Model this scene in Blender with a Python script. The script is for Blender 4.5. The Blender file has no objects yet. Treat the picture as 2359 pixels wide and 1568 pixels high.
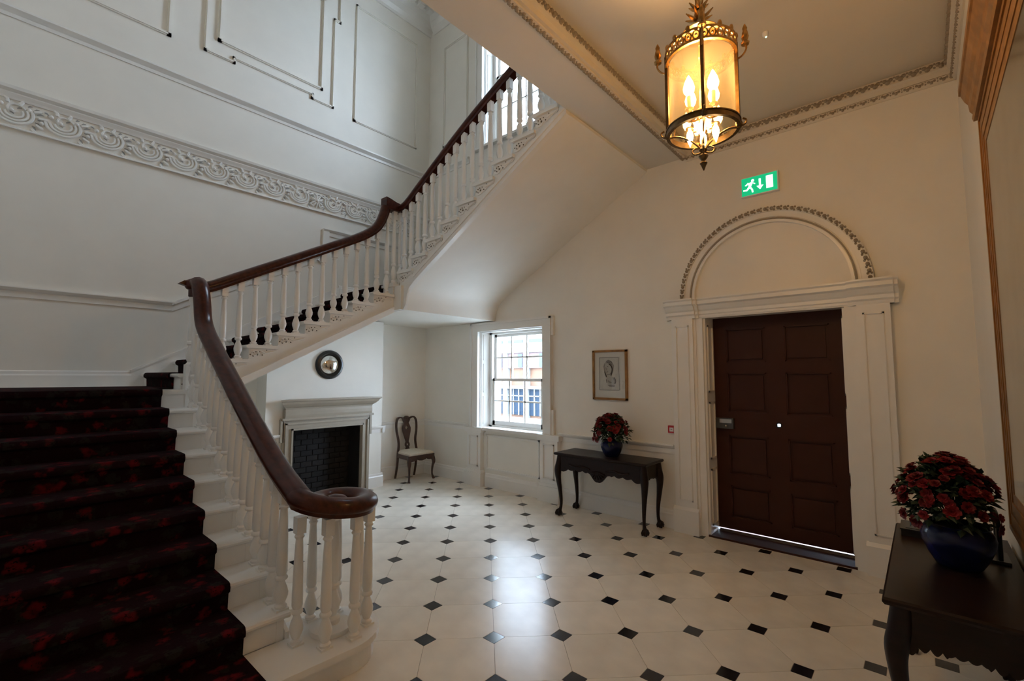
import bpy, math, random
from mathutils import Vector, Matrix
random.seed(7)
S = bpy.context.scene
COL = S.collection
pi = math.pi

# ------------------------------------------------------------------ camera
CAM_Z = 1.65
yaw, pit, rol = math.radians(45 - 3.41825), math.radians(4.3953), math.radians(.0959)
cf = Vector((math.cos(yaw)*math.cos(pit), math.sin(yaw)*math.cos(pit), math.sin(pit)))
cr = Vector((math.sin(yaw), -math.cos(yaw), 0)); cu = cr.cross(cf)
c_, s_ = math.cos(rol), math.sin(rol)
cr, cu = c_*cr + s_*cu, -s_*cr + c_*cu
cam = bpy.data.cameras.new('camera'); cam.sensor_width = 36; cam.sensor_fit = 'HORIZONTAL'
cam.lens = 1065.1469/2359*36; cam.clip_start = .02; cam.clip_end = 300
co = bpy.data.objects.new('camera', cam); COL.objects.link(co); S.camera = co
co.matrix_world = Matrix(((cr.x, cu.x, -cf.x, 0), (cr.y, cu.y, -cf.y, 0), (cr.z, cu.z, -cf.z, CAM_Z), (0, 0, 0, 1)))

# ------------------------------------------------------------------ exposure, sky, daylight
S.view_settings.view_transform = 'Standard'; S.view_settings.look = 'None'
S.view_settings.exposure = 0.0; S.view_settings.gamma = 1.0
S.view_settings.use_curve_mapping = False
SKY = 31.0
w = bpy.data.worlds.new('world'); S.world = w; w.use_nodes = True
nt = w.node_tree; bg = nt.nodes['Background']; bg.inputs[0].default_value = (.70, .86, 1.05, 1); bg.inputs[1].default_value = SKY
try: S.cycles.use_denoising = True; S.cycles.max_bounces = 14; S.cycles.diffuse_bounces = 10; S.cycles.transparent_max_bounces = 16
except Exception: pass
def portal(name, loc, sx, sy, direction):      # daylight portals fill the window openings
    l = bpy.data.lights.new(name, 'AREA'); l.shape = 'RECTANGLE'; l.size = sx; l.size_y = sy; l.cycles.is_portal = True
    o = bpy.data.objects.new(name, l); COL.objects.link(o); o.location = loc
    o.rotation_euler = Vector(direction).to_track_quat('-Z', 'Y').to_euler()
    return o
XB, YA, YC, XL = 5.05, 6.50, -0.32, -0.60     # wall planes
portal('window_portal', (5.34, 4.52, 1.60), 1.5, 1.24, (-1, 0, 0)).rotation_euler = (0, pi/2, 0)
portal('window_portal', (5.34, 4.49, 6.5), 2.4, 1.20, (-1, 0, 0)).rotation_euler = (0, pi/2, 0)
portal('window_portal', (5.34, 1.35, 5.9), 1.2, .80, (-1, 0, 0)).rotation_euler = (0, pi/2, 0)  # portal of the added upstairs window
ul = bpy.data.lights.new('gallery_warm_fill', 'POINT'); ul.energy = 10; ul.color = (1.0, .66, .36); ul.shadow_soft_size = .15   # added warm fill light upstairs, unseen and without a fixture
uo = bpy.data.objects.new('gallery_warm_fill', ul); COL.objects.link(uo); uo.location = (0.6, 3.6, 7.7)
UPWIN = []  # gallery windows out of frame, wall_left upstairs
for a, b in UPWIN:
    portal('window_portal', (XL-.35, (a+b)/2, 6.4), 2.4, b-a, (1, 0, 0)).rotation_euler = (0, -pi/2, 0)

# ------------------------------------------------------------------ materials
def mat(name, col, rough=.5, metal=0, noise=0, nscale=8, bump=0, bscale=60, coat=0, spec=.5, col2=None, stretch=None, objrand=0):
    m = bpy.data.materials.new(name); m.use_nodes = True
    t = m.node_tree; p = t.nodes['Principled BSDF']
    p.inputs['Base Color'].default_value = (*col, 1); p.inputs['Roughness'].default_value = rough; p.inputs['Metallic'].default_value = metal
    p.inputs['Coat Weight'].default_value = coat; p.inputs['Coat Roughness'].default_value = .12
    p.inputs['Specular IOR Level'].default_value = spec
    tc = t.nodes.new('ShaderNodeTexCoord'); vec = tc.outputs['Object']
    if stretch:
        mp = t.nodes.new('ShaderNodeMapping'); mp.inputs['Scale'].default_value = stretch
        t.links.new(vec, mp.inputs['Vector']); vec = mp.outputs['Vector']
    out = None
    if noise:
        n = t.nodes.new('ShaderNodeTexNoise'); n.inputs['Scale'].default_value = nscale; n.inputs['Detail'].default_value = 6
        t.links.new(vec, n.inputs['Vector'])
        r = t.nodes.new('ShaderNodeValToRGB')
        r.color_ramp.elements[0].position = .35; r.color_ramp.elements[1].position = .68
        c2 = col2 or tuple(min(1, c*(1+noise)) for c in col); c1 = col if col2 else tuple(c*(1-noise) for c in col)
        r.color_ramp.elements[0].color = (*c1, 1); r.color_ramp.elements[1].color = (*c2, 1)
        t.links.new(n.outputs['Fac'], r.inputs['Fac']); out = r.outputs['Color']
    if objrand:
        oi = t.nodes.new('ShaderNodeObjectInfo'); mr = t.nodes.new('ShaderNodeMapRange')
        mr.inputs['To Min'].default_value = 1-objrand; mr.inputs['To Max'].default_value = 1+objrand
        t.links.new(oi.outputs['Random'], mr.inputs['Value'])
        hs = t.nodes.new('ShaderNodeHueSaturation'); t.links.new(mr.outputs['Result'], hs.inputs['Value'])
        if out: t.links.new(out, hs.inputs['Color'])
        else: hs.inputs['Color'].default_value = (*col, 1)
        out = hs.outputs['Color']
    if out: t.links.new(out, p.inputs['Base Color'])
    if bump:
        n2 = t.nodes.new('ShaderNodeTexNoise'); n2.inputs['Scale'].default_value = bscale; n2.inputs['Detail'].default_value = 4
        t.links.new(vec, n2.inputs['Vector'])
        b = t.nodes.new('ShaderNodeBump'); b.inputs['Strength'].default_value = bump; b.inputs['Distance'].default_value = .01
        t.links.new(n2.outputs['Fac'], b.inputs['Height']); t.links.new(b.outputs['Normal'], p.inputs['Normal'])
    return m
def emit(name, col, strength):
    m = bpy.data.materials.new(name); m.use_nodes = True; p = m.node_tree.nodes['Principled BSDF']
    p.inputs['Base Color'].default_value = (*col, 1); p.inputs['Emission Color'].default_value = (*col, 1); p.inputs['Emission Strength'].default_value = strength
    return m
def glass(name, tint=(1, 1, 1), gloss=.06, rough=.02):
    m = bpy.data.materials.new(name); m.use_nodes = True; t = m.node_tree
    for n in list(t.nodes):
        if n.type == 'BSDF_PRINCIPLED': t.nodes.remove(n)
    o = [n for n in t.nodes if n.type == 'OUTPUT_MATERIAL'][0]
    a = t.nodes.new('ShaderNodeBsdfTransparent'); a.inputs[0].default_value = (*tint, 1)
    g = t.nodes.new('ShaderNodeBsdfGlossy'); g.inputs['Roughness'].default_value = rough
    x = t.nodes.new('ShaderNodeMixShader'); x.inputs[0].default_value = gloss
    t.links.new(a.outputs[0], x.inputs[1]); t.links.new(g.outputs[0], x.inputs[2]); t.links.new(x.outputs[0], o.inputs[0])
    return m
PAINT = mat('cream_wall_paint', (.81, .785, .725), .55, noise=.02, nscale=3, bump=.03, bscale=90)
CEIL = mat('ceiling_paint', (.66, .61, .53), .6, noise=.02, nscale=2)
WHITE = mat('white_gloss_paint', (.81, .80, .77), .28, noise=.015, nscale=5, spec=.5)
STONE = mat('mantel_stone_paint', (.36, .315, .25), .4, noise=.04, nscale=6)
MAHOG = mat('mahogany', (.034, .0075, .004), .28, noise=.5, nscale=5, stretch=(6, .8, 6), col2=(.075, .018, .008), coat=.08, spec=.22)
OAK = mat('dark_carved_wood', (.010, .005, .0045), .34, noise=.4, nscale=7, stretch=(5, 1, 5), col2=(.018, .008, .0065), coat=.0, spec=.22)
CHAIRW = mat('dark_walnut', (.030, .010, .006), .3, noise=.4, nscale=8, col2=(.06, .02, .011), coat=.35)
DOOR = mat('brown_door_paint', (.050, .0150, .0085), .45, noise=.1, nscale=4, spec=.2)
TILE = mat('cream_limestone', (.77, .72, .63), .24, noise=.06, nscale=5, bump=.02, bscale=14, objrand=.04, spec=.24)
DOT = mat('black_marble', (.012, .014, .022), .13, noise=.5, nscale=9, spec=.6, objrand=.2)
GROUT = mat('grout', (.34, .30, .25), .8, noise=.1, nscale=20)
GILT = mat('gilt_wood', (.30, .145, .04), .42, metal=.35, noise=.25, nscale=14)
BRONZE = mat('gilt_bronze', (.42, .25, .09), .3, metal=1, noise=.3, nscale=25)
BRASSD = mat('dark_bronze', (.16, .10, .045), .38, metal=1, noise=.3, nscale=25)
MIRROR = mat('mirror_glass', (.80, .80, .77), .03, metal=1)
OLDMIR = mat('aged_mirror_glass', (.42, .41, .37), .16, metal=1, noise=.12, nscale=5)
BLACK = mat('black_lacquer', (.012, .011, .010), .3)
BLUE = mat('blue_glaze', (.0035, .008, .055), .25, noise=.3, nscale=6, coat=.05, spec=.35)
LEAF = mat('leaf_green', (.010, .032, .015), .5, noise=.4, nscale=9)
PETAL = mat('red_petal', (.19, .004, .009), .55, noise=.35, nscale=30, objrand=.3)
SEAT = mat('cream_upholstery', (.62, .56, .45), .8, noise=.06, nscale=40, bump=.1, bscale=250)
PAPER = mat('mount_paper', (.66, .61, .52), .8)
SHEET = mat('drawing_paper', (.52, .48, .40), .8, noise=.06, nscale=20)
INK = mat('sepia_ink', (.06, .045, .035), .8)
SOOT = mat('sooty_brick', (.0085, .0062, .0052), .85, noise=.5, nscale=12, bump=.3, bscale=40, objrand=.4)
STEEL = mat('brushed_steel', (.55, .55, .54), .3, metal=1)
DSTEEL = mat('dark_lock_case', (.10, .105, .11), .4, metal=.6)
RED = mat('red_plastic', (.45, .015, .02), .4)
PLWHITE = mat('white_plastic', (.8, .8, .8), .4)
PANE = glass('window_glass', (.97, .985, 1), .05)
LGLASS = glass('lantern_glass', (.97, .90, .74), .08, .05)
_t = LGLASS.node_tree; _mx = [n for n in _t.nodes if n.type == 'MIX_SHADER'][0]; _out = [n for n in _t.nodes if n.type == 'OUTPUT_MATERIAL'][0]
_tr = _t.nodes.new('ShaderNodeBsdfTranslucent'); _tr.inputs[0].default_value = (1, .85, .60, 1)      # faint dust bloom on the old glass
_m2 = _t.nodes.new('ShaderNodeMixShader'); _m2.inputs[0].default_value = .028
_t.links.new(_mx.outputs[0], _m2.inputs[1]); _t.links.new(_tr.outputs[0], _m2.inputs[2]); _t.links.new(_m2.outputs[0], _out.inputs[0])
BULB = emit('lit_bulb', (1.0, .70, .34), 60)
CANDLE = mat('candle_sleeve', (.75, .62, .40), .5)
GREEN = emit('exit_green', (.0, .40, .17), 1.1)
SIGNW = emit('exit_white', (.85, .95, .95), 1.5)
# carpet: dark maroon ground, red flower sprays and grey-green leaves
CARPET = bpy.data.materials.new('patterned_stair_carpet'); CARPET.use_nodes = True
t = CARPET.node_tree; p = t.nodes['Principled BSDF']; p.inputs['Roughness'].default_value = .95; p.inputs['Specular IOR Level'].default_value = .1
tc = t.nodes.new('ShaderNodeTexCoord')
def vor(scale, lo, hi):
    v = t.nodes.new('ShaderNodeTexVoronoi'); v.inputs['Scale'].default_value = scale
    n = t.nodes.new('ShaderNodeTexNoise'); n.inputs['Scale'].default_value = scale*2.2
    va = t.nodes.new('ShaderNodeVectorMath'); va.operation = 'SCALE'; va.inputs['Scale'].default_value = .10
    vb = t.nodes.new('ShaderNodeVectorMath'); vb.operation = 'ADD'
    t.links.new(tc.outputs['Object'], n.inputs['Vector']); t.links.new(n.outputs['Color'], va.inputs[0])
    t.links.new(va.outputs[0], vb.inputs[0]); t.links.new(tc.outputs['Object'], vb.inputs[1]); t.links.new(vb.outputs[0], v.inputs['Vector'])
    r = t.nodes.new('ShaderNodeMapRange'); r.inputs['From Min'].default_value = lo; r.inputs['From Max'].default_value = hi
    r.inputs['To Min'].default_value = 1; r.inputs['To Max'].default_value = 0
    t.links.new(v.outputs['Distance'], r.inputs['Value']); return r.outputs['Result']
def mixc(a, b, f):
    x = t.nodes.new('ShaderNodeMix'); x.data_type = 'RGBA'
    for s, v in ((6, a), (7, b)):
        if isinstance(v, tuple): x.inputs[s].default_value = (*v, 1)
        else: t.links.new(v, x.inputs[s])
    t.links.new(f, x.inputs[0]); return x.outputs[2]
base = mixc((.011, .0022, .0035), (.015, .012, .010), vor(10.5, .30, .42))
base = mixc(base, (.095, .004, .007), vor(9.0, .14, .36))
base = mixc(base, (.006, .0014, .002), vor(26, .15, .35))
t.links.new(base, p.inputs['Base Color'])
nb = t.nodes.new('ShaderNodeTexNoise'); nb.inputs['Scale'].default_value = 400
bp = t.nodes.new('ShaderNodeBump'); bp.inputs['Strength'].default_value = .4; bp.inputs['Distance'].default_value = .004
t.links.new(nb.outputs['Fac'], bp.inputs['Height']); t.links.new(bp.outputs['Normal'], p.inputs['Normal'])

# ------------------------------------------------------------------ helpers
WL = {}      # world location of every object
class MB:
    def __init__(s): s.v = []; s.f = []
    def add(s, vs, fs):
        o = len(s.v); s.v += [tuple(v) for v in vs]; s.f += [tuple(i+o for i in f) for f in fs]; return s
    def box(s, x0, x1, y0, y1, z0, z1):
        return s.add([(x0,y0,z0),(x1,y0,z0),(x1,y1,z0),(x0,y1,z0),(x0,y0,z1),(x1,y0,z1),(x1,y1,z1),(x0,y1,z1)],
                     [(3,2,1,0),(4,5,6,7),(0,1,5,4),(1,2,6,5),(2,3,7,6),(3,0,4,7)])
    def prism(s, poly, ax, a, b):
        n = len(poly)
        A = sum(poly[i][0]*poly[(i+1)%n][1]-poly[(i+1)%n][0]*poly[i][1] for i in range(n))
        if A < 0: poly = poly[::-1]
        def P(u, v, w): return {'x': (w, u, v), 'y': (u, w, v), 'z': (u, v, w)}[ax]
        if ax == 'y': a, b = b, a
        vs = [P(u, v, a) for u, v in poly]+[P(u, v, b) for u, v in poly]
        flip = (b < a) if ax != 'y' else (a < b)
        fs = [tuple(range(n))[::-1], tuple(range(n, 2*n))]+[(i, (i+1)%n, n+(i+1)%n, n+i) for i in range(n)]
        if flip: fs = [f[::-1] for f in fs]
        return s.add(vs, fs)
    def lathe(s, prof, c=(0,0,0), seg=16, sx=1, sy=1):
        vs = []; fs = []; n = len(prof)
        for i in range(seg):
            a = 2*pi*i/seg
            for r, z in prof: vs.append((c[0]+sx*r*math.cos(a), c[1]+sy*r*math.sin(a), c[2]+z))
        for i in range(seg):
            j = (i+1) % seg
            for k in range(n-1): fs.append((i*n+k, j*n+k, j*n+k+1, i*n+k+1))
        fs.append(tuple(i*n for i in range(seg))[::-1]); fs.append(tuple(i*n+n-1 for i in range(seg)))
        return s.add(vs, fs)
    def sweep(s, path, prof, closed=False, up0=None, scale=None, caps=True):
        path = [Vector(p) for p in path]; n = len(path); m = len(prof); vs = []; fs = []; side = None
        for i, p in enumerate(path):
            if closed: tg = path[(i+1)%n]-path[i-1]
            else: tg = path[min(i+1, n-1)]-path[max(i-1, 0)]
            tg.normalize()
            if up0 is not None: sd = tg.cross(up0)
            else: sd = tg.cross(Vector((0,0,1)))
            if sd.length < .05: sd = side if side is not None else tg.cross(Vector((0,1,0)))
            elif side is not None and up0 is None and sd.normalized().dot(side) < -.2: sd = -sd
            sd = sd.normalized(); side = sd; up = sd.cross(tg).normalized()
            k = 1
            if scale:
                q_ = i/max(1, n-1)*(len(scale)-1); i0 = min(int(q_), len(scale)-2); k = scale[i0]+(scale[i0+1]-scale[i0])*(q_-i0)
            for a, b in prof: vs.append(p+sd*a*k+up*b*k)
        for i in range(n if closed else n-1):
            j = (i+1) % n
            for k in range(m): fs.append((i*m+k, i*m+(k+1)%m, j*m+(k+1)%m, j*m+k))
        if not closed and caps: fs.append(tuple(range(m))[::-1]); fs.append(tuple(range((n-1)*m, n*m)))
        fs = [f[::-1] for f in fs]
        return s.add(vs, fs)
    def tube(s, path, r, seg=8, closed=False, scale=None, up0=None):
        return s.sweep(path, [(r*math.cos(2*pi*k/seg), r*math.sin(2*pi*k/seg)) for k in range(seg)], closed, up0, scale)
    def ball(s, c, r, seg=10, rings=6, sz=1, sx=1, sy=1):
        pr = [(max(1e-4, r*math.sin(pi*k/rings)), -r*sz*math.cos(pi*k/rings)) for k in range(rings+1)]
        return s.lathe(pr, c, seg, sx, sy)
    def build(s, name, m, parent=None, smooth=False, origin=None, merge=False):
        xs = [v[0] for v in s.v]; ys = [v[1] for v in s.v]; zs = [v[2] for v in s.v]
        if origin is None: origin = ((min(xs)+max(xs))/2, (min(ys)+max(ys))/2, min(zs))
        me = bpy.data.meshes.new(name)
        me.from_pydata([(v[0]-origin[0], v[1]-origin[1], v[2]-origin[2]) for v in s.v], [], s.f); me.update()
        if m: me.materials.append(m)
        if smooth:
            me.polygons.foreach_set('use_smooth', [True]*len(me.polygons))
            try: me.set_sharp_from_angle(angle=math.radians(38))
            except Exception: pass
        o = bpy.data.objects.new(name, me); COL.objects.link(o)
        return place(o, origin, parent)
def place(o, world, parent=None):
    world = Vector(world)
    if parent is not None:
        o.parent = parent; o.location = world-WL[parent.name]
    else: o.location = world
    WL[o.name] = world
    return o
def tag(o, label=None, cat=None, group=None, kind=None):
    if label: o['label'] = label
    if cat: o['category'] = cat
    if group: o['group'] = group
    if kind: o['kind'] = kind
    return o
def empty(name, loc, label=None, cat=None, group=None, kind=None, parent=None):
    o = bpy.data.objects.new(name, None); o.empty_display_size = .1; COL.objects.link(o); place(o, loc, parent)
    return tag(o, label, cat, group, kind)
def inst(src, name, world, parent, rz=0, sc=None):      # a copy that shares mesh data
    o = src.copy(); o.name = name; COL.objects.link(o); o.parent = None
    place(o, world, parent)
    o.rotation_euler = (0, 0, rz)
    if sc: o.scale = sc
    return o
def smoothpath(pts, it=3):
    P = [Vector(p) for p in pts]
    for _ in range(it):
        Q = [P[0]]
        for a, b in zip(P, P[1:]): Q += [a*.75+b*.25, a*.25+b*.75]
        Q.append(P[-1]); P = Q
    return P
def lerp(tab, x):
    for (a, b), (c, d) in zip(tab, tab[1:]):
        if x <= c: return b+(d-b)*(x-a)/(c-a)
    return tab[-1][1]
def frame_mb(mb, pts, plane, pos, w, d, closed=True):   # raised fillet along a polyline on a wall; plane 'x' (u=y) or 'y' (u=x)
    n = len(pts)
    for i in range(n if closed else n-1):
        (u0, z0), (u1, z1) = pts[i], pts[(i+1)%n]
        L = math.hypot(u1-u0, z1-z0)
        if L < 1e-6: continue
        du, dz = (u1-u0)/L*w/2, (z1-z0)/L*w/2; nu, nz = -dz, du
        q = [(u0-du+nu, z0-dz+nz), (u0-du-nu, z0-dz-nz), (u1+du-nu, z1+dz-nz), (u1+du+nu, z1+dz+nz)]
        mb.prism(q, plane, pos-d, pos+.004)
        k = .45; q = [(u0-du*k+nu*k, z0-dz*k+nz*k), (u0-du*k-nu*k, z0-dz*k-nz*k), (u1+du*k-nu*k, z1+dz*k-nz*k), (u1+du*k+nu*k, z1+dz*k+nz*k)]
        mb.prism(q, plane, pos-d*1.7, pos-d*.5)
def grid_wall(mb, plane, p0, p1, u0, u1, z0, z1, holes):
    us = sorted({u0, u1, *[h[0] for h in holes], *[h[1] for h in holes]}); zs = sorted({z0, z1, *[h[2] for h in holes], *[h[3] for h in holes]})
    for i in range(len(us)-1):
        k = 0
        while k < len(zs)-1:
            def hole(k): 
                cu_, cz = (us[i]+us[i+1])/2, (zs[k]+zs[k+1])/2
                return any(h[0] < cu_ < h[1] and h[2] < cz < h[3] for h in holes)
            if hole(k): k += 1; continue
            j = k
            while j+1 < len(zs)-1 and not hole(j+1): j += 1
            if plane == 'x': mb.box(p0, p1, us[i], us[i+1], zs[k], zs[j+1])
            else: mb.box(us[i], us[i+1], p0, p1, zs[k], zs[j+1])
            k = j+1
    return mb
TOP = 8.25
# ------------------------------------------------------------------ room shell
W1 = (3.89, 5.157, .87, 2.335); W2 = (3.88, 5.10, 5.30, 7.70)
W3 = (0.95, 1.75, 5.30, 6.50); DR = (.50, 1.74, 0, 2.30)     # W3: unseen upstairs window, added to bring daylight onto the stair wall
wr = grid_wall(MB(), 'x', XB, 5.55, YC-.3, YA+.35, -.25, TOP, [W1, W2, W3, DR]).build('wall_right', PAINT); tag(wr, 'cream painted wall with the brown door and two windows', kind='structure')
wb = MB().box(XL-.3, XB, YA, YA+.35, -.25, TOP).build('wall_back', PAINT); tag(wb, 'tall panelled stair wall behind the second flight', kind='structure')
wf = MB().box(XL-.3, XB, YC-.3, YC, -.25, TOP).build('wall_front', PAINT); tag(wf, 'cream wall carrying the tall gilt mirror', kind='structure')
wl = grid_wall(MB(), 'x', XL-.3, XL, YC, YA, -.25, TOP, [(a, b, 5.2, 7.6) for a, b in UPWIN]).build('wall_left', PAINT); tag(wl, 'cream wall beside the first flight, out of frame', kind='structure')
CZ = 4.22; BEAM = (1.87, 2.34)
cl = MB().box(XL, XB, YC, BEAM[0], CZ, 4.33); cl.box(XL, XB, BEAM[0], BEAM[1], 4.10, 4.33)
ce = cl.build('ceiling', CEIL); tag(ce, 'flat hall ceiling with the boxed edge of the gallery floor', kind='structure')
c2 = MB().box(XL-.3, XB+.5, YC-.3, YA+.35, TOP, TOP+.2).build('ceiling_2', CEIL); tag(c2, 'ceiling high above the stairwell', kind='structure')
# floor: octagonal limestone slabs and small black squares, laid on the diagonal
fl = MB().box(XL-.3, 5.55, YC-.3, YA+.35, -.25, -.004).build('floor', GROUT); tag(fl, 'cream stone floor with small black diamond insets', kind='structure')
SP, U0, V0, HD = .4318, .0714, 3.0666, .0705
def l2w(u, v): return ((u+v)/math.sqrt(2), (v-u)/math.sqrt(2))
def clip(poly, ax, lim, keep_less):
    out = []
    for i in range(len(poly)):
        a, b = poly[i], poly[(i+1)%len(poly)]
        ia = (a[ax] <= lim) == keep_less; ib = (b[ax] <= lim) == keep_less
        if ia: out.append(a)
        if ia != ib:
            k = (lim-a[ax])/(b[ax]-a[ax]); out.append((a[0]+(b[0]-a[0])*k, a[1]+(b[1]-a[1])*k))
    return out
def tile_poly(kind, i, j):
    u, v = U0+i*SP, V0+j*SP; g = .0012; h = SP/2-g; k = h-HD
    if kind == 'dot':
        d = HD-.0018; return [(u+d, v), (u, v+d), (u-d, v), (u, v-d)]
    u += SP/2; v += SP/2
    return [(u+h, v-k), (u+h, v+k), (u+k, v+h), (u-k, v+h), (u-h, v+k), (u-h, v-k), (u-k, v-h), (u+k, v-h)]
proto = {}
for kind, nm, m in (('tile', 'floor_tile', TILE), ('dot', 'floor_inset', DOT)):
    for i in range(-16, 18):
        for j in range(-11, 12):
            P = [l2w(*q) for q in tile_poly(kind, i, j)]
            cx_ = sum(q[0] for q in P)/len(P); cy_ = sum(q[1] for q in P)/len(P)
            if cx_ < .9 and 2.75 < cy_ < 4.9: continue      # under the closed first flight
            Q = P
            for ax, lim, kl in ((0, XB, True), (1, YA, True), (1, YC, False), (0, XL, False)): Q = clip(Q, ax, lim, kl) if Q else Q
            if len(Q) < 3: continue
            A = abs(sum(Q[k][0]*Q[(k+1)%len(Q)][1]-Q[(k+1)%len(Q)][0]*Q[k][1] for k in range(len(Q))))/2
            if A < .0012: continue
            full = len(Q) == len(P) and all(abs(a[0]-b[0])+abs(a[1]-b[1]) < 1e-6 for a, b in zip(P, Q))
            if full and kind in proto: inst(proto[kind], nm, (cx_, cy_, -.02), fl)
            else:
                b = MB().prism(Q, 'z', -.02, 0)
                o = b.build(nm, m, fl, origin=(cx_, cy_, -.02))
                if full: proto[kind] = o

# ------------------------------------------------------------------ mouldings on the walls
ntrim = [0]
def trim(mb, label, m=WHITE, smooth=False):
    ntrim[0] += 1
    return tag(mb.build('trim_%d' % ntrim[0], m, smooth=smooth), label, kind='structure')
def run_y(mb, x, y0, y1, prof):     # profile (distance from wall_right, z) swept along wall_right
    return mb.prism([(x-a, z) for a, z in prof], 'y', y0, y1)
def run_x(mb, y, x0, x1, prof):
    return mb.prism([(y-a, z) for a, z in prof], 'x', x0, x1)
dado = lambda z: [(-.005, z-.10), (.012, z-.10), (.014, z-.045), (.03, z-.035), (.045, z-.012), (.045, z), (-.005, z)]
skirt = lambda z, h=.2: [(-.005, z), (.028, z), (.028, z+h-.05), (.02, z+h-.035), (.016, z+h-.01), (.006, z+h), (-.005, z+h)]
b = MB(); run_y(b, XB, 5.31, YA, dado(.91)); run_y(b, XB, 2.08, 3.64, dado(.90))
trim(b, 'white dado rail on the window wall at both sides of the window')
b = MB(); run_x(b, YA, 4.0, XB, dado(.91)); trim(b, 'white dado rail behind the chair')
b = MB(); run_y(b, XB, YC, .15, dado(.90)); trim(b, 'white dado rail at right of the door surround')
b = MB(); run_y(b, XB, 2.08, 3.64, skirt(0)); run_y(b, XB, 5.31, YA, skirt(0)); run_y(b, XB, YC, .14, skirt(0)); run_y(b, XB, 3.95, 5.0, skirt(0))
tag(b.build('baseboard_right', WHITE), 'white skirting board along the window wall', kind='structure')
b = MB(); run_x(b, YA, 4.0, XB, skirt(0)); run_x(b, YA, 1.25, 2.31, skirt(0))
tag(b.build('baseboard_back', WHITE), 'white skirting board beside the chimney breast', kind='structure')
b = MB(); b.prism([(YC, 0), (YC+.028, 0), (YC+.028, .15), (YC+.008, .2), (YC, .2)], 'x', 1.0, XB); 
tag(b.build('baseboard_front', WHITE), 'white skirting board under the second console table', kind='structure')
# stair wall: dado, skirting, storey band, upper dado cap and panel frames
b = MB(); run_x(b, YA, XL, 1.38, dado(2.50))
def raked(mb, prof_h, x0, z0, x1, z1, d, steps=None):
    mb.prism([(x0, z0-prof_h), (x1, z1-prof_h), (x1, z1), (x0, z0)], 'y', YA-d, YA+.004)
raked(b, .10, 1.36, 2.49, 3.10, 3.42, .014); raked(b, .035, 1.36, 2.50, 3.10, 3.43, .042)
b.prism([(3.05, 3.32), (3.12, 3.42), (3.13, 3.80), (3.22, 3.80), (3.22, 3.40), (3.15, 3.30)], 'y', YA-.03, YA+.004)
run_x(b, YA, 3.13, XB, dado(3.81)); trim(b, 'white dado rail climbing the stair wall beside the second flight')
b = MB(); run_x(b, YA, XL, 1.03, skirt(1.524, .175)); raked(b, .36, 1.02, 1.70, 3.42, 2.97, .022); raked(b, .03, 1.02, 1.71, 3.42, 2.98, .03); run_x(b, YA, 3.40, XB, skirt(2.82, .18)); run_y(b, XB, 4.95, YA, skirt(2.82, .18))
trim(b, 'white skirting climbing the stair wall beside the carpet')
b = MB(); b.prism([(XB-.03, 2.98+0), (XB, 0)], 'y', 0, 0) if False else None
frz = MB()
run_x(frz, YA, XL, XB, [(-.005, 4.325), (.012, 4.325), (.02, 4.345), (.035, 4.375), (.035, 4.385), (.06, 4.41), (.065, 4.44), (-.005, 4.44)])
run_x(frz, YA, XL, XB, [(-.005, 4.035), (.03, 4.035), (.03, 4.045), (.018, 4.055), (-.005, 4.06)])
fz = trim(frz, 'carved storey band with leaf scrolls across the stair wall')
# scroll ornament: one unit of running acanthus scroll, mirrored about a central leaf spray
def scroll_unit(sgn):
    m = MB(); R = lambda u, z: (sgn*u, -.004, z)
    def c(path, r, sc=None): m.tube(smoothpath([R(*q) for q in path], 2), r, 6, scale=sc, up0=Vector((0, 1, 0)))
    for k, (r, th) in enumerate(((.115, .014), (.085, .012), (.055, .010))):
        pts = [(r*math.cos(a)*1.15, .02+r*.95*math.sin(a)) for a in [pi*1.02+pi*1.15*q/9 for q in range(10)]]
        c(pts, th)
    pts = [((.085-.0085*q)*math.cos(.3+.62*q), .045+(.075-.0075*q)*math.sin(.3+.62*q)) for q in range(9)]
    c(pts, .011)
    for du, dz, an in ((.13, .07, .5), (.165, .02, .1), (.15, -.05, -.7), (.03, .10, 1.3), (-.05, .10, 1.9), (.12, -.10, -1.1)):
        L = .07; c([(du, dz), (du+L*.5*math.cos(an)+.012, dz+L*.5*math.sin(an)), (du+L*math.cos(an), dz+L*math.sin(an)*.7)], .016, [.6]+[1]*6+[.8]*4)
    for du, dz in ((-.02, .035), (.10, .075), (-.09, .075), (.19, -.02)): m.ball(R(du, dz), .02, 8, 5)
    lm = MB()
    for (u0, v0, u1, v1) in ((.135, .085, .17, .105), (.155, .05, .205, .065), (.16, .005, .20, -.01), (.145, -.03, .185, -.055), (.125, -.07, .155, -.105), (.09, .105, .12, .118), (.02, .06, .05, .075), (-.03, .015, .0, .0), (.205, .10, .235, .085)):
        lm.tube([R(u0, v0), R((u0+u1)/2, (v0+v1)/2+.006), R(u1, v1)], .009, 5, scale=[.5, 1, .4], up0=Vector((0, 1, 0)))
    lm.v = [(a, b*.5-.004, c_) for a, b, c_ in lm.v]
    return m, lm
FRIEZE_SHADE = mat('frieze_painted_shade', (.30, .295, .28), .6)  # darker colour paints leaf shadows into the frieze scrolls
x = 3.02
proto_s = {}
units = []
k = 0
while x - .36*(k+1) > XL+.1: units.append((x-.25-.345*k, 1)); k += 1
for k in range(5): units.append((x+.25+.345*k, -1))
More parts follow.
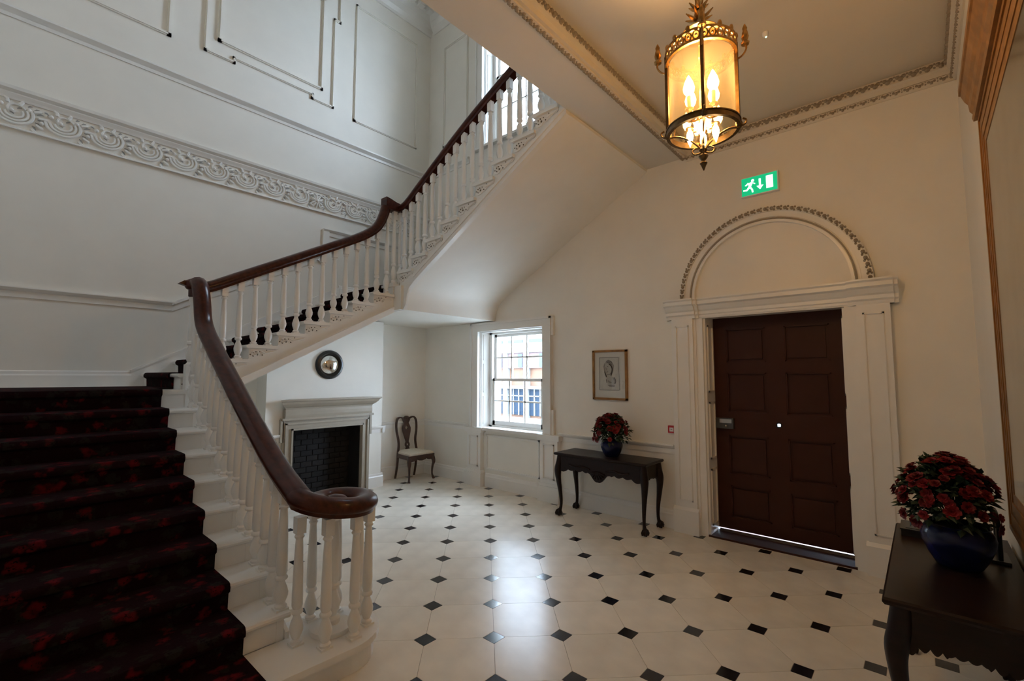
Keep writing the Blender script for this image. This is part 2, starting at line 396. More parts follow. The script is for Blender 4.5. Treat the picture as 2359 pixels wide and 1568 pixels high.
for ux, sg in units:
    if abs(ux) > 5: continue
    pos = Vector((ux, YA-.004, 4.185))
    if sg not in proto_s:
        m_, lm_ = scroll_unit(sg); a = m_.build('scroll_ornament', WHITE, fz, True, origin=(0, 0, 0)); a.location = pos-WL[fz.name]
        b_ = lm_.build('painted_leaf_shade', FRIEZE_SHADE, None, True, origin=(0, 0, 0)); b_.parent = a; b_.location = (0, 0, 0); proto_s[sg] = (a, b_)
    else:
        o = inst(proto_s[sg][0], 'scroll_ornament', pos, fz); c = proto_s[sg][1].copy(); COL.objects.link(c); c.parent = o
m = MB()
for k in range(7):
    a = pi*k/6
    for sg in (1, -1):
        m.tube([(x, YA-.012, 4.185), (x+.06*math.cos(a), YA-.02, 4.185+sg*.05*math.sin(a)), (x+.10*math.cos(a), YA-.012, 4.185+sg*.095*math.sin(a))], .013, 6, up0=Vector((0, 1, 0)), scale=[.7, 1.2, .5])
m.ball((x, YA-.015, 4.185), .03); m.build('leaf_spray', WHITE, fz, True)
b = MB(); prof = [(-.005, 5.14), (.012, 5.14), (.016, 5.175), (.035, 5.195), (.055, 5.215), (.055, 5.235), (.03, 5.25), (-.005, 5.255)]
run_x(b, YA, XL, XB, prof); trim(b, 'white upper dado cap along the stair wall')
b = MB(); run_y(b, XB, 5.42, YA, prof); run_y(b, XB, BEAM[1], 3.56, prof); trim(b, 'white upper dado cap on the window wall')
b = MB(); frame_mb(b, [(-.45, 5.68), (1.178, 5.68), (1.178, 7.7), (-.45, 7.7)], 'y', YA, .045, .018); trim(b, 'left raised panel frame high on the stair wall', PAINT)
b = MB(); frame_mb(b, [(1.55, 5.70), (1.87, 5.70), (1.87, 5.76), (2.90, 5.76), (2.90, 5.70), (3.21, 5.70), (3.21, 7.1), (3.29, 7.1), (3.29, 7.5), (2.9, 7.5), (2.9, 7.45), (1.87, 7.45), (1.87, 7.5), (1.47, 7.5), (1.47, 7.1), (1.55, 7.1)], 'y', YA, .035, .018)
frame_mb(b, [(1.70, 5.905), (3.03, 5.905), (3.03, 7.3), (1.70, 7.3)], 'y', YA, .045, .02); trim(b, 'eared double panel frame high on the stair wall', PAINT)
b = MB(); frame_mb(b, [(3.575, 5.65), (4.745, 5.65), (4.745, 7.56), (3.575, 7.56)], 'y', YA, .04, .016); trim(b, 'right raised panel frame high on the stair wall', PAINT)
b = MB(); frame_mb(b, [(6.08, 5.65), (5.49, 5.65), (5.49, 7.45), (6.08, 7.45)], 'x', XB, .045, .018); trim(b, 'narrow raised panel frame beside the upper window', PAINT)
b = MB(); frame_mb(b, [(2.6, 5.65), (3.45, 5.65), (3.45, 7.45), (2.6, 7.45)], 'x', XB, .045, .018); trim(b, 'raised panel frame past the upper window', PAINT)
crown = [(-.005, 7.86), (.02, 7.86), (.03, 7.90), (.07, 7.96), (.10, 8.06), (.16, 8.13), (.20, 8.14), (.20, TOP), (-.005, TOP)]
b = MB(); run_x(b, YA, XL, XB, crown); run_y(b, XB, YC, YA-.1, crown); cr_ = trim(b, 'white cornice at the top of the stairwell')
m = MB()
for k in range(30):
    m.box(XL+.2+k*.185, XL+.30+k*.185, YA-.30, YA-.19, 8.10, 8.20)
m.build('modillion_blocks', WHITE, cr_)
# hall cornice: small carved leaf moulding under a plain strip and a broad carved band at the ceiling
cn = MB()
lowp = [(-.005, 4.045), (.012, 4.045), (.028, 4.065), (.03, 4.095), (-.005, 4.10)]
upp = [(.0, 4.10), (.03, 4.10), (.04, 4.135), (.055, 4.15), (.055, CZ), (-.005, CZ)]
run_y(cn, XB, YC, BEAM[0], lowp); run_y(cn, XB, YC, BEAM[0], upp)
cn.prism([(BEAM[0]-.0, 4.10), (BEAM[0]-.02, 4.10), (BEAM[0]-.03, 4.135), (BEAM[0]-.055, 4.15), (BEAM[0]-.055, CZ), (BEAM[0], CZ)], 'x', XL, XB)
cn.prism([(BEAM[0]+.005, 4.10), (BEAM[0]+.005, 4.085), (BEAM[0]+.065, 4.085), (BEAM[0]+.065, 4.10)], 'x', XL, XB)
cn.prism([(YC, 4.045), (YC+.012, 4.045), (YC+.03, 4.07), (YC+.03, 4.10), (YC+.055, 4.15), (YC+.055, CZ), (YC, CZ)], 'x', XL, XB)
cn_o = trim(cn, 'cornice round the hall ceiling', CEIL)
def leafrow(axis, fixed, u0, u1, z, step, size, flat):   # a row of small carved leaves: two lobes and a bud each
    m = MB(); u = u0
    while u < u1:
        for du, dz, s in ((-.24, .12, .8), (.24, .12, .8), (0, -.15, 1), (.5, -.2, .45), (.5, .3, .4)):
            c = (fixed, u+du*step, z+dz*size) if axis == 'y' else (u+du*step, fixed, z+dz*size)
            if flat: c = (c[0], fixed+dz*size, z) if axis == 'x' else (fixed+dz*size, c[1], z)
            m.ball(c, size*.36*s, 6, 4)
        u += step
    return m
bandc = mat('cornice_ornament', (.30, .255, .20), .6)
for args, nm in (((('y', XB-.055, YC, BEAM[0], 4.185, .085, .062, False)), 'carved_leaf_band'), ((('x', BEAM[0]-.055, 1.2, XB-.05, 4.185, .085, .062, False)), 'carved_leaf_band'),
                 ((('y', XB-.028, YC, BEAM[0], 4.075, .075, .038, False)), 'carved_leaf_moulding'), ((('x', BEAM[0]+.035, 1.2, XB, 4.084, .075, .048, True)), 'carved_leaf_moulding'),
                 ((('x', YC+.055, 3.0, XB-.05, 4.185, .085, .062, False)), 'carved_leaf_band'), ((('x', YC+.03, 3.0, XB, 4.075, .075, .038, False)), 'carved_leaf_moulding')):
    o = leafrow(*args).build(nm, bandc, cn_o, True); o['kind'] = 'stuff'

# ------------------------------------------------------------------ windows
def window(n, W, lab, arch):
    y0, y1, z0, z1 = W; r = empty('window_%d' % n, (XB, (y0+y1)/2, z0), lab, kind='structure')
    xs = 5.21; SPL = .085      # splayed reveals
    a = MB(); w_ = .15; e = .035
    for (u0, u1, v0, v1, d) in ((y0-w_, y0, z0, z1+.13, .045), (y1, y1+w_, z0, z1+.13, .045), (y0, y1, z1, z1+.13, .045)):
        a.box(XB-d, XB+.003, u0, u1, v0, v1)
    for (u0, u1, v0, v1) in ((y0-w_-e, y0-w_, z1-.13, z1+.13), (y1+w_, y1+w_+e, z1-.13, z1+.13), (y0-w_-e, y0-w_, z0, z0+.33), (y1+w_, y1+w_+e, z0, z0+.33)):
        a.box(XB-.045, XB+.003, u0, u1, v0, v1)
    for (u0, u1, v0, v1) in ((y0-w_-.0, y0-w_+.03, z0, z1+.13), (y1+w_-.03, y1+w_, z0, z1+.13), (y0-w_, y1+w_, z1+.10, z1+.13)):
        a.box(XB-.062, XB-.04, u0, u1, v0, v1)
    a.build('architrave', WHITE, r)
    s = MB(); s.box(XB-.075, xs+.03, y0+.001, y1-.001, z0-.035, z0+.004) ; s.box(XB-.070, XB+.003, y0-w_-.05, y1+w_+.05, z0-.033, z0+.001)
    s.build('window_sill', WHITE, r)
    # panelled shutters folded into the reveals
    for yy, sg in ((y1, -1), (y0, 1)):
        p_ = MB(); H = z1-z0; D_ = xs-XB
        def slab(f0, f1, d, za, zb):      # strip of the splayed shutter face, d proud
            P = lambda f, d: (XB+.005+D_*f+d*.45, yy+sg*(SPL*f+.004+d*.9))
            p_.prism([P(f0, -.03), P(f1, -.03), P(f1, d), P(f0, d)], 'z', za, zb)
        slab(0, 1, .006, z0, z1); slab(.06, .16, .018, z0, z1)
        for f0, f1 in ((.03, .32), (.36, .66), (.70, .97)):
            A, B = z0+H*f0, z0+H*f1
            slab(.26, .33, .014, A, B); slab(.84, .91, .014, A, B); slab(.26, .91, .014, A, A+.015); slab(.26, .91, .014, B-.015, B)
        p_.build('folded_shutter', WHITE, r)
    hd = MB().box(XB+.01, xs, y0, y1, z1-.012, z1); hd.build('head_lining', WHITE, r)
    fr = MB(); t_ = .05
    for (u0, u1, v0, v1) in ((y0, y0+t_+SPL, z0, z1), (y1-t_-SPL, y1, z0, z1), (y0, y1, z0, z0+.03), (y0, y1, z1-.04, z1)): fr.box(xs-.02, xs+.10, u0, u1, v0, v1)
    fr.build('window_frame', WHITE, r)
    zm = (z0+z1)/2-.01
    for (x, za, zb, nm) in ((xs, z0+.03, zm+.02, 'lower_sash'), (xs+.045, zm-.02, z1-.04, 'upper_sash')):
        sh = MB(); ya, yb = y0+t_+SPL, y1-t_-SPL; q = .045
        for (u0, u1, v0, v1) in ((ya, ya+q, za, zb), (yb-q, yb, za, zb), (ya, yb, za, za+(.07 if nm == 'lower_sash' else .04)), (ya, yb, zb-.04, zb)): sh.box(x, x+.04, u0, u1, v0, v1)
        so = sh.build(nm, WHITE, r)
        cw = (yb-ya-2*q)/3; ch = (zb-za-.09)/2; zz = za+(.07 if nm == 'lower_sash' else .04)
        gb = MB()
        for k in (1, 2): gb.box(x+.005, x+.035, ya+q+cw*k-.011, ya+q+cw*k+.011, za+.03, zb-.03)
        gb.box(x+.005, x+.035, ya+q, yb-q, (zz+zb-.04)/2-.011, (zz+zb-.04)/2+.011)
        gb.build('glazing_bars', WHITE, so)
        for k in range(3):
            for l in range(2):
                hh = (zb-.04-zz)/2
                MB().box(x+.018, x+.021, ya+q+cw*k+.009, ya+q+cw*(k+1)-.009, zz+hh*l+.009, zz+hh*(l+1)-.009).build('pane', PANE, so)
    return r
w1 = window(1, W1, 'tall white sash window with folded shutters above the panelled dado', True)
w2 = window(2, W2, 'bright upper sash window seen through the third flight of balusters', True)
w3 = window(3, W3, 'unseen upstairs sash window added for more daylight on the stair wall', True)
# pedestals and apron under window_1
for (ya, yb) in ((5.03, 5.36), (3.60, 3.93)):
    b = MB(); b.box(XB-.075, XB+.003, ya+.02, yb-.02, .20, .835); b.box(XB-.10, XB+.003, ya-.01, yb+.01, 0, .20); b.box(XB-.095, XB+.003, ya-.015, yb+.015, .80, .87); b.box(XB-.085, XB+.003, ya, yb, .20, .24)
    frame_mb(b, [(ya+.08, .30), (yb-.08, .30), (yb-.08, .74), (ya+.08, .74)], 'x', XB-.073, .02, .012)
    b.build('pedestal', WHITE, w1)
b = MB(); frame_mb(b, [(3.98, .27), (4.98, .27), (4.98, .76), (3.98, .76)], 'x', XB, .03, .012); b.build('apron_panel', WHITE, w1)

# ------------------------------------------------------------------ door and its surround
dr = empty('door_1', (5.32, 1.12, 0), 'wide dark brown eight panelled front door under a blind arch', kind='structure')
y0, y1, z0, z1 = .52, 1.72, .044, 2.285; DX = 5.30
yc = (y0+y1)/2
lf = MB(); st = .13
HOLE = (1.095, 1.125, 1.145, 1.175)
rows = [(.17, .50), (.62, 1.03), (1.27, 1.69), (1.80, 2.16)]
cols = [(y0+st, yc-.085), (yc+.085, y1-st)]
us = sorted({y0, y1, *[q for c in cols for q in c], HOLE[0], HOLE[1]}); holes = [(c[0], c[1], r[0], r[1]) for c in cols for r in rows]+[HOLE]
grid_wall(lf, 'x', DX, DX+.055, y0, y1, z0, z1, holes)
leaf = lf.build('door_leaf', DOOR, dr)
for c in cols:
    for r in rows:
        q = MB(); q.box(DX+.022, DX+.04, c[0], c[1], r[0], r[1])
        bw = .035; 
        q.prism([(c[0]+bw, r[0]+bw), (c[1]-bw, r[0]+bw), (c[1]-bw, r[1]-bw), (c[0]+bw, r[1]-bw)], 'x', DX+.008, DX+.03)
        for (a0, a1, b0, b1) in ((c[0], c[0]+.014, r[0], r[1]), (c[1]-.014, c[1], r[0], r[1]), (c[0], c[1], r[0], r[0]+.014), (c[0], c[1], r[1]-.014, r[1])): q.box(DX+.004, DX+.03, a0, a1, b0, b1)
        q.build('door_panel', DOOR, dr)
e = MB(); e.tube([(DX-.003, 1.11+.024*math.cos(a), 1.16+.024*math.sin(a)) for a in [2*pi*k/16 for k in range(16)]], .006, 6, True, up0=Vector((1, 0, 0))); e.build('peephole_rim', BLACK, dr)
lk = MB(); lk.box(DX-.045, DX, 1.53, 1.715, 1.095, 1.205); lko = lk.build('rim_lock', DSTEEL, dr)
l2 = MB(); l2.box(DX-.055, DX-.04, 1.545, 1.665, 1.155, 1.195); l2.build('lock_plate', STEEL, lko)
l3 = MB(); l3.ball((DX-.06, 1.60, 1.125), .014); l3.build('snib_knob', STEEL, lko)
kp = MB(); kp.box(DX-.05, DX, 1.722, 1.745, 1.10, 1.20); kp.build('lock_keep', BLACK, dr)
th = MB(); th.box(5.03, 5.55, .50, 1.74, -.004, .018); th.build('threshold', DOOR, dr)
wbar = MB(); wbar.prism([(5.262, .018), (5.30, .018), (5.30, .034)], 'y', .53, 1.71); wbar.build('weather_bar', STEEL, dr)
jm = MB()
jm.box(XB-.0, 5.33, 1.72, 1.74, 0, 2.30); jm.box(XB, 5.33, .50, .52, 0, 2.30); jm.box(XB, 5.33, .52, 1.72, 2.285, 2.30)
for za, zb in ((.1, .68), (.78, 1.38), (1.48, 2.2)):
    for yy, sg in ((1.72, -1), (.52, 1)):
        for (x0, x1, c, d) in ((XB+.05, XB+.07, za, zb), (XB+.19, XB+.21, za, zb), (XB+.05, XB+.21, za, za+.02), (XB+.05, XB+.21, zb-.02, zb)): jm.box(x0, x1, min(yy, yy+sg*.012), max(yy, yy+sg*.012), c, d)
jm.build('jamb_lining', WHITE, dr)
sr = empty('trim_%d' % 90, (XB, 1.12, 0), 'white door surround with panelled pilasters, cornice and semicircular arch', kind='structure')
ar = MB()
for a, c in ((1.74, 1.83), (.41, .50)):
    ar.box(XB-.03, XB+.01, a, c, 0, 2.27)
    ar.box(XB-.045, XB-.02, min(a, c)+(.065 if a > 1 else 0), min(a, c)+(.09 if a > 1 else .025), 0, 2.27)
ar.box(XB-.03, XB+.01, .41, 1.83, 2.285, 2.34); ar.box(XB-.012, XB+.01, .50, 1.74, 2.27, 2.30)
ar.build('architrave', WHITE, sr)
for a, c in ((1.83, 2.06), (.18, .41)):
    q = MB(); d = XB-.07
    q.box(d, XB+.003, a, c, .26, 2.27); q.box(d-.022, XB+.003, a-.018, c+.018, 0, .24); q.prism([(d-.022, .24), (d, .27), (XB, .27), (XB, .24)], 'y', a-.018, c+.018)
    frame_mb(q, [(a+.05, .34), (c-.05, .34), (c-.05, 2.19), (a+.05, 2.19)], 'x', d+.002, .018, .008)
    q.build('pilaster', WHITE, sr)
corn = lambda o: [(XB+.003, 2.27), (XB-o-.0, 2.27), (XB-o-.005, 2.30), (XB-o-.02, 2.315), (XB-o-.02, 2.345), (XB-o-.035, 2.36), (XB-o-.06, 2.40), (XB-o-.085, 2.415), (XB-o-.085, 2.45), (XB-o-.10, 2.465), (XB-o-.10, 2.48), (XB+.003, 2.48)]
q = MB(); q.prism([(a, z+.0) for a, z in corn(.02) if True], 'y', .38, 1.86); q.build('cornice', WHITE, sr)
for a, c in ((1.80, 2.09), (.15, .44)):
    q = MB(); q.prism(corn(.07), 'y', a, c)
    q.prism(corn(.05), 'y', a-.03, c+.03); q.build('pilaster_cap', WHITE, sr)
AC = (1.122, 2.48)
am = MB()
for r0, r1, d in ((.70, .845, .022), (.69, .715, .04), (.745, .76, .03), (.80, .845, .045)):
    n = 48
    for k in range(n):
        a0, a1 = pi*k/n, pi*(k+1)/n
        am.prism([(AC[0]+r0*math.cos(a0), AC[1]+r0*math.sin(a0)), (AC[0]+r1*math.cos(a0), AC[1]+r1*math.sin(a0)), (AC[0]+r1*math.cos(a1), AC[1]+r1*math.sin(a1)), (AC[0]+r0*math.cos(a1), AC[1]+r0*math.sin(a1))], 'x', XB-d, XB+.003)
am.build('arch_moulding', WHITE, sr)
am = MB(); am.sweep([(XB-.0405, AC[0]+.727*math.cos(pi*k/48), AC[1]+.727*math.sin(pi*k/48)) for k in range(49)], [(-.007, -.003), (.007, -.003), (.007, .003), (-.007, .003)], up0=Vector((1, 0, 0))); am.v = [(min(v[0], XB-.024), v[1], v[2]) for v in am.v]; am.build('arch_shadow_line', bandc, sr)  # thin dark strip painting in the shadow line of the inner moulding
am = MB(); n = 44
for k in range(n):
    a = pi*(k+.5)/n
    for rr, dk, s in ((.822, 0, .019), (.808, .4, .011), (.836, .4, .011)):
        aa = a+dk*pi/n; am.ball((XB-.048, AC[0]+rr*math.cos(aa), AC[1]+rr*math.sin(aa)), s, 6, 4)
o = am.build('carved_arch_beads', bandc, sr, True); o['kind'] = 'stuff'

# ------------------------------------------------------------------ chimney breast and fireplace
ZL2 = lambda X: 1.95+.522*(X-2.4)        # underside of the second flight
br = MB()
BX0, BX1, BY = 2.32, 3.99, 6.18
def brtop(x): return min(2.47, ZL2(x)-.01)
for x0_, x1_, zb_ in ((BX0, 2.65, 0), (2.65, 3.35, .94), (3.35, 3.63, .94), (3.63, BX1, 0)):
    br.prism([(x0_, zb_), (x1_, zb_), (x1_, brtop(x1_)), (x0_, brtop(x0_))], 'y', BY, YA)
bro = br.build('wall_breast', PAINT); tag(bro, 'chimney breast under the second flight', kind='structure')
b = MB(); run_x(b, BY, 3.80, BX1+.02, dado(.90)); run_x(b, BY, BX0-.02, 2.50, dado(.90)); b.prism([(BX1-.005, .80), (BX1+.03, .80), (BX1+.045, .87), (BX1+.045, .90), (BX1-.005, .90)], 'y', BY-.04, YA)
trim(b, 'white dado rail returning round the chimney breast')
b = MB(); run_x(b, BY, 3.77, BX1+.03, skirt(0)); run_x(b, BY, BX0-.03, 2.48, skirt(0)); b.box(BX1-.003, BX1+.03, BY, YA-.03, 0, .19)
tag(b.build('baseboard_breast', WHITE), 'white skirting round the chimney breast', kind='structure')
fp = empty('fireplace', (3.14, BY-.1, 0), 'stone coloured fireplace with deep moulded shelf and dark empty brick hearth', 'fireplace')
q = MB(); X0, X1 = 2.44, 3.84
shelf = [(BY, 1.345), (BY-.185, 1.345), (BY-.185, 1.325), (BY-.165, 1.315), (BY-.15, 1.285), (BY-.115, 1.25), (BY-.09, 1.235), (BY-.085, 1.215), (BY, 1.215)]
n = len(shelf)
ins = [(0, 0), ]
def mitre(prof, xa, xb, base):    # moulding whose ends return to the wall
    m = MB(); P0 = []; P1 = []
    for (yy, z) in prof:
        d = (BY-yy)-base
        P0.append((xa-d, yy, z)); P1.append((xb+d, yy, z))
    vs = P0+P1; k = len(prof); fs = [(i, (i+1)%k, k+(i+1)%k, k+i) for i in range(k)]+[tuple(range(k))[::-1], tuple(range(k, 2*k))]
    return m.add(vs, fs)
mitre(shelf, 2.53, 3.77, .085).build('mantel_shelf', STONE, fp)
q = MB(); q.prism([(BY, 1.215), (BY-.082, 1.215), (BY-.088, 1.18), (BY-.088, 1.14), (BY-.08, 1.105), (BY, 1.105)], 'x', 2.53, 3.77); q.build('frieze', STONE, fp)
q = MB()
q.box(2.50, 3.80, BY-.085, BY, 1.075, 1.105)
for (xa, xb, za, zb, d) in ((2.52, 2.65, 0, .94, .05), (3.63, 3.76, 0, .94, .05), (2.52, 3.76, .94, 1.075, .05), (2.49, 2.53, .80, 1.09, .05), (3.75, 3.79, .80, 1.09, .05)): q.box(xa, xb, BY-d, BY, za, zb)
for (xa, xb, za, zb) in ((2.545, 2.57, 0, 1.04), (3.71, 3.735, 0, 1.04), (2.545, 3.735, 1.02, 1.045), (2.625, 2.645, 0, .965), (3.635, 3.655, 0, .965), (2.625, 3.655, .945, .965)): q.box(xa, xb, BY-.07, BY-.04, za, zb)
q.build('surround', STONE, fp)
q = MB(); q.box(2.52, 3.76, 6.02, BY+.30, .0005, .010); q.build('hearth', STONE, fp)
q = MB(); q.box(2.645, 2.66, BY, YA-.012, .012, .94); q.box(3.62, 3.635, BY, YA-.012, .012, .94); q.box(2.645, 3.635, YA-.02, YA-.004, .012, .94); q.box(2.645, 3.635, BY, YA-.012, .93, .945)
fb = q.build('firebox', SOOT, fp)
pb = None
for r in range(12):
    for c in range(6):
        xx = 2.66+.08+(c-.5*(r % 2))*.165
        if xx < 2.70 or xx > 3.60: continue
        z = .014+r*.076
        if pb is None: pb = MB().box(xx-.077, xx+.077, YA-.036, YA-.018, z, z+.066).build('brick', SOOT, fb); 
        else: inst(pb, 'brick', (xx, YA-.027-random.random()*.004, z), fb)

# ------------------------------------------------------------------ staircase
sc = empty('staircase', (1.2, 2.6, 0), 'white three flight open well staircase with mahogany handrail and turned balusters', 'staircase')
R1, G1 = .1524, .2595
Y1 = lambda n: 2.518+G1*(n-1)
R2, G2 = .144, .276
X2 = lambda n: 1.665+(n-3)*G2
L1 = 1.524; L2 = 2.82
R3, G3 = .1524, .2765
Y3 = lambda n: 4.95-G3*(n-1)
SX = 1.2                          # outer string plane of flight one
# flight one
CC = (1.43, 2.70)
def curtail(r, y_front, z0, z1, xl=XL, back=2.80):
    pts = [(xl, y_front+.0)]
    pts += [(1.0, y_front)]
    a0 = math.asin(max(-1, min(1, (y_front-CC[1])/r)))
    aa = [-pi*.55+(pi*.55+pi*.5)*k/20 for k in range(21)]
    pts += [(CC[0]+r*math.cos(a), CC[1]+r*math.sin(a)) for a in aa]
    pts += [(1.22, CC[1]+r), (1.22, back), (xl, back)]
    return MB().prism(pts, 'z', z0, z1)
curtail(.275, 2.44, R1-.036, R1).build('curtail_tread', WHITE, sc)
curtail(.245, 2.468, 0.001, R1-.036).build('curtail_riser', WHITE, sc)
for n in range(2, 10):
    z = R1*n; y = Y1(n)
    t_ = MB(); t_.prism([(y+.012, z-.034), (y, z-.026), (y-.003, z-.014), (y+.003, z-.003), (y+.014, z), (Y1(n+1)+.03, z), (Y1(n+1)+.03, z-.034)], 'x', XL, SX+.025)
    t_.build('tread', WHITE, sc)
    MB().box(XL, SX-.002, y+.03, y+.045, z-R1, z-.034).build('riser', WHITE, sc)
z = L1; y = Y1(10)
MB().box(XL, SX-.002, y+.03, y+.045, z-R1, z-.034).build('riser', WHITE, sc)
lp = [(XL, y), (SX+.02, y), (SX+.02, 4.97), (X2(1), 4.97), (X2(1)+.03, YA-.002), (XL, YA-.002)]
MB().prism([(XL, y), (SX+.02, y), (SX+.02, 5.0), (X2(1)+.05, 5.0), (X2(1)+.05, YA-.002), (XL, YA-.002)], 'z', L1-.036, L1).build('landing', WHITE, sc)
MB().box(XL, X2(1)+.04, y+.05, YA-.002, L1-.24, L1-.036).build('landing_soffit', PAINT, sc)
prof = [(2.62, .001)]
for n in range(2, 10): prof += [(Y1(n)+.028, R1*(n-1)-.034), (Y1(n)+.028, R1*n-.034)]
prof += [(Y1(10)+.028, L1-R1-.034), (Y1(10)+.028, L1-.036), (4.99, L1-.036), (4.99, .001)]
MB().prism(prof, 'x', SX-.04, SX).build('string', WHITE, sc, origin=None)
b = MB(); b.prism([(Y1(2), .16), (Y1(2), .20), (4.95, 1.30), (4.95, 1.26)], 'x', SX, SX+.02)
frame_mb(b, [(3.3, .15), (4.7, .15), (4.7, .85), (3.3, .25)], 'x', SX+.02, .03, .012); b.build('spandrel_moulding', WHITE, sc)
# flight two
for n in range(1, 10):
    z = L1+R2*n; x_ = X2(n)
    if n < 9:
        MB().prism([(x_+.012, z-.034), (x_, z-.026), (x_-.003, z-.014), (x_+.003, z-.003), (x_+.014, z), (X2(n+1)+.03, z), (X2(n+1)+.03, z-.034)], 'y', 4.965, YA-.003).build('tread', WHITE, sc)
    MB().box(x_+.03, x_+.045, 5.002, YA-.003, z-R2, z-.034).build('riser', WHITE, sc)
S2 = 5.0
prof = []
for n in range(1, 10): prof += [(X2(n)+.028, L1+R2*(n-1)-.034), (X2(n)+.028, L1+R2*n-.034)]
prof[0] = (X2(1)+.028, L1-.036)
prof += [(3.40, L2-.034), (3.40, 2.47), (3.36, ZL2(3.36)), (1.22, ZL2(1.22)), (X2(1)+.028, ZL2(1.22))]
MB().prism(prof, 'y', S2, S2+.045).build('string', WHITE, sc)
b = MB(); b.prism([(1.22, ZL2(1.22)), (3.36, ZL2(3.36)), (3.36, ZL2(3.36)+.07), (1.22, ZL2(1.22)+.07)], 'y', S2-.018, S2+.002)
b.prism([(1.22, ZL2(1.22)+.045), (3.36, ZL2(3.36)+.045), (3.36, ZL2(3.36)+.075), (1.22, ZL2(1.22)+.075)], 'y', S2-.03, S2+.002); b.build('string_moulding', WHITE, sc)
MB().prism([(X2(1)+.03, ZL2(X2(1)+.03)+.004), (3.36, ZL2(3.36)+.004), (3.36, ZL2(3.36)+.06), (X2(1)+.03, ZL2(X2(1)+.03)+.06)], 'y', S2+.045, YA-.003).build('soffit', PAINT, sc)
# upper half landing
MB().prism([(X2(9), 4.96), (3.40, 4.96), (3.40, Y3(1)), (XB-.002, Y3(1)), (XB-.002, YA-.002), (X2(9), YA-.002)], 'z', L2-.036, L2).build('landing', WHITE, sc)
MB().box(3.36, XB-.002, 4.84, YA-.002, 2.48, L2-.036).build('landing_soffit', PAINT, sc)
# flight three
for n in range(1, 11):
    z = L2+R3*n; y_ = Y3(n)
    if n < 10:
        MB().prism([(y_-.012, z-.034), (y_, z-.026), (y_+.003, z-.014), (y_-.003, z-.003), (y_-.014, z), (Y3(n+1)-.03, z), (Y3(n+1)-.03, z-.034)], 'x', 3.365, XB-.002).build('tread', WHITE, sc)
    MB().box(3.402, XB-.002, y_-.045, y_-.03, z-R3, z-.034).build('riser', WHITE, sc)
S3 = 3.40
Z3 = lambda Y: 2.77+.5527*(4.682-Y)
prof = []
for n in range(1, 11): prof += [(Y3(n)-.028, L2+R3*(n-1)-.034), (Y3(n)-.028, L2+R3*n-.034)]
prof += [(BEAM[1]+.002, L2+R3*10-.034), (BEAM[1]+.002, Z3(BEAM[1])), (4.60, Z3(4.60)), (4.70, 2.745), (4.76, 2.68), (4.80, 2.58), (4.82, 2.475), (5.0, 2.475), (5.0, L2-.034)]
MB().prism(prof, 'x', S3, S3+.045).build('string', WHITE, sc)
low3 = [(BEAM[1], Z3(BEAM[1])), (4.60, Z3(4.60)), (4.70, 2.745), (4.76, 2.68), (4.80, 2.58), (4.82, 2.475)]
b = MB(); b.sweep(smoothpath([(S3-.008, a, z+.035) for a, z in low3], 1), [(-.012, -.034), (.012, -.034), (.012, .03), (-.012, .03)], up0=Vector((1, 0, 0)) if False else None)
b = MB()
for (a, z), (c, d) in zip(low3, low3[1:]):
    b.prism([(a, z), (c, d), (c-.0 if c < 4.75 else c-.05, d+.065), (a if a < 4.75 else a-.05, z+.065)], 'x', S3-.018, S3+.002)
b.prism([(BEAM[1], Z3(BEAM[1])+.05), (4.62, Z3(4.62)+.05), (4.62, Z3(4.62)+.085), (BEAM[1], Z3(BEAM[1])+.085)], 'x', S3-.03, S3+.002)
b.build('string_moulding', WHITE, sc)
q3 = low3+[(4.90, 2.50), (4.84, 2.75), (4.62, 2.90), (BEAM[1], Z3(BEAM[1])+.09)]
MB().prism([(a, z+.004) for a, z in q3], 'x', S3+.045, XB-.002).build('soffit', PAINT, sc, True)
# carved scroll brackets on the tread ends of flights two and three
def bracket_mb(axis, sgn, L, H):     # u runs with the climb, from riser to next riser; flat carved plate with scroll, dark balls paint in shade and dirt
    m = MB()
    out = [(0, 0), (L, 0), (L, -.02), (L*.93, -.035), (L*.80, -.03), (L*.62, -.05), (L*.5, -.078), (L*.36, -.07), (L*.27, -.098), (L*.12, -.105), (.0, -.098)]
    P = lambda u, v: (sgn*u, v)
    if axis == 'x': m.prism([P(u, v) for u, v in out], 'y', -.010, 0)
    else: m.prism([P(u, v) for u, v in out], 'x', -.010, 0)
    def R(u, v, d=.014): return (sgn*u, -d, v) if axis == 'x' else (-d, sgn*u, v)
    upv = Vector((0, 1, 0)) if axis == 'x' else Vector((1, 0, 0))
    sp = [R(.055+(.042-.0042*k)*math.cos(.8*k), -.055+(.042-.0042*k)*math.sin(.8*k)) for k in range(9)]
    m.tube(sp, .007, 5, up0=upv)
    m.tube([R(.10, -.02), R(.15, -.045), R(.21, -.03), R(L*.95, -.015)], .006, 5, up0=upv)
    lm = MB()
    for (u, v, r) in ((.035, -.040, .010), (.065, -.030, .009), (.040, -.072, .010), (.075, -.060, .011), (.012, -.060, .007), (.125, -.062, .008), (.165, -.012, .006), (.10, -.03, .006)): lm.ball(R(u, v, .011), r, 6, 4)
    return m, lm
BRACKET_SHADE = mat('bracket_painted_shade_dirt', (.16, .145, .12), .6)  # dark colour stands in for shade and dirt in the bracket carving
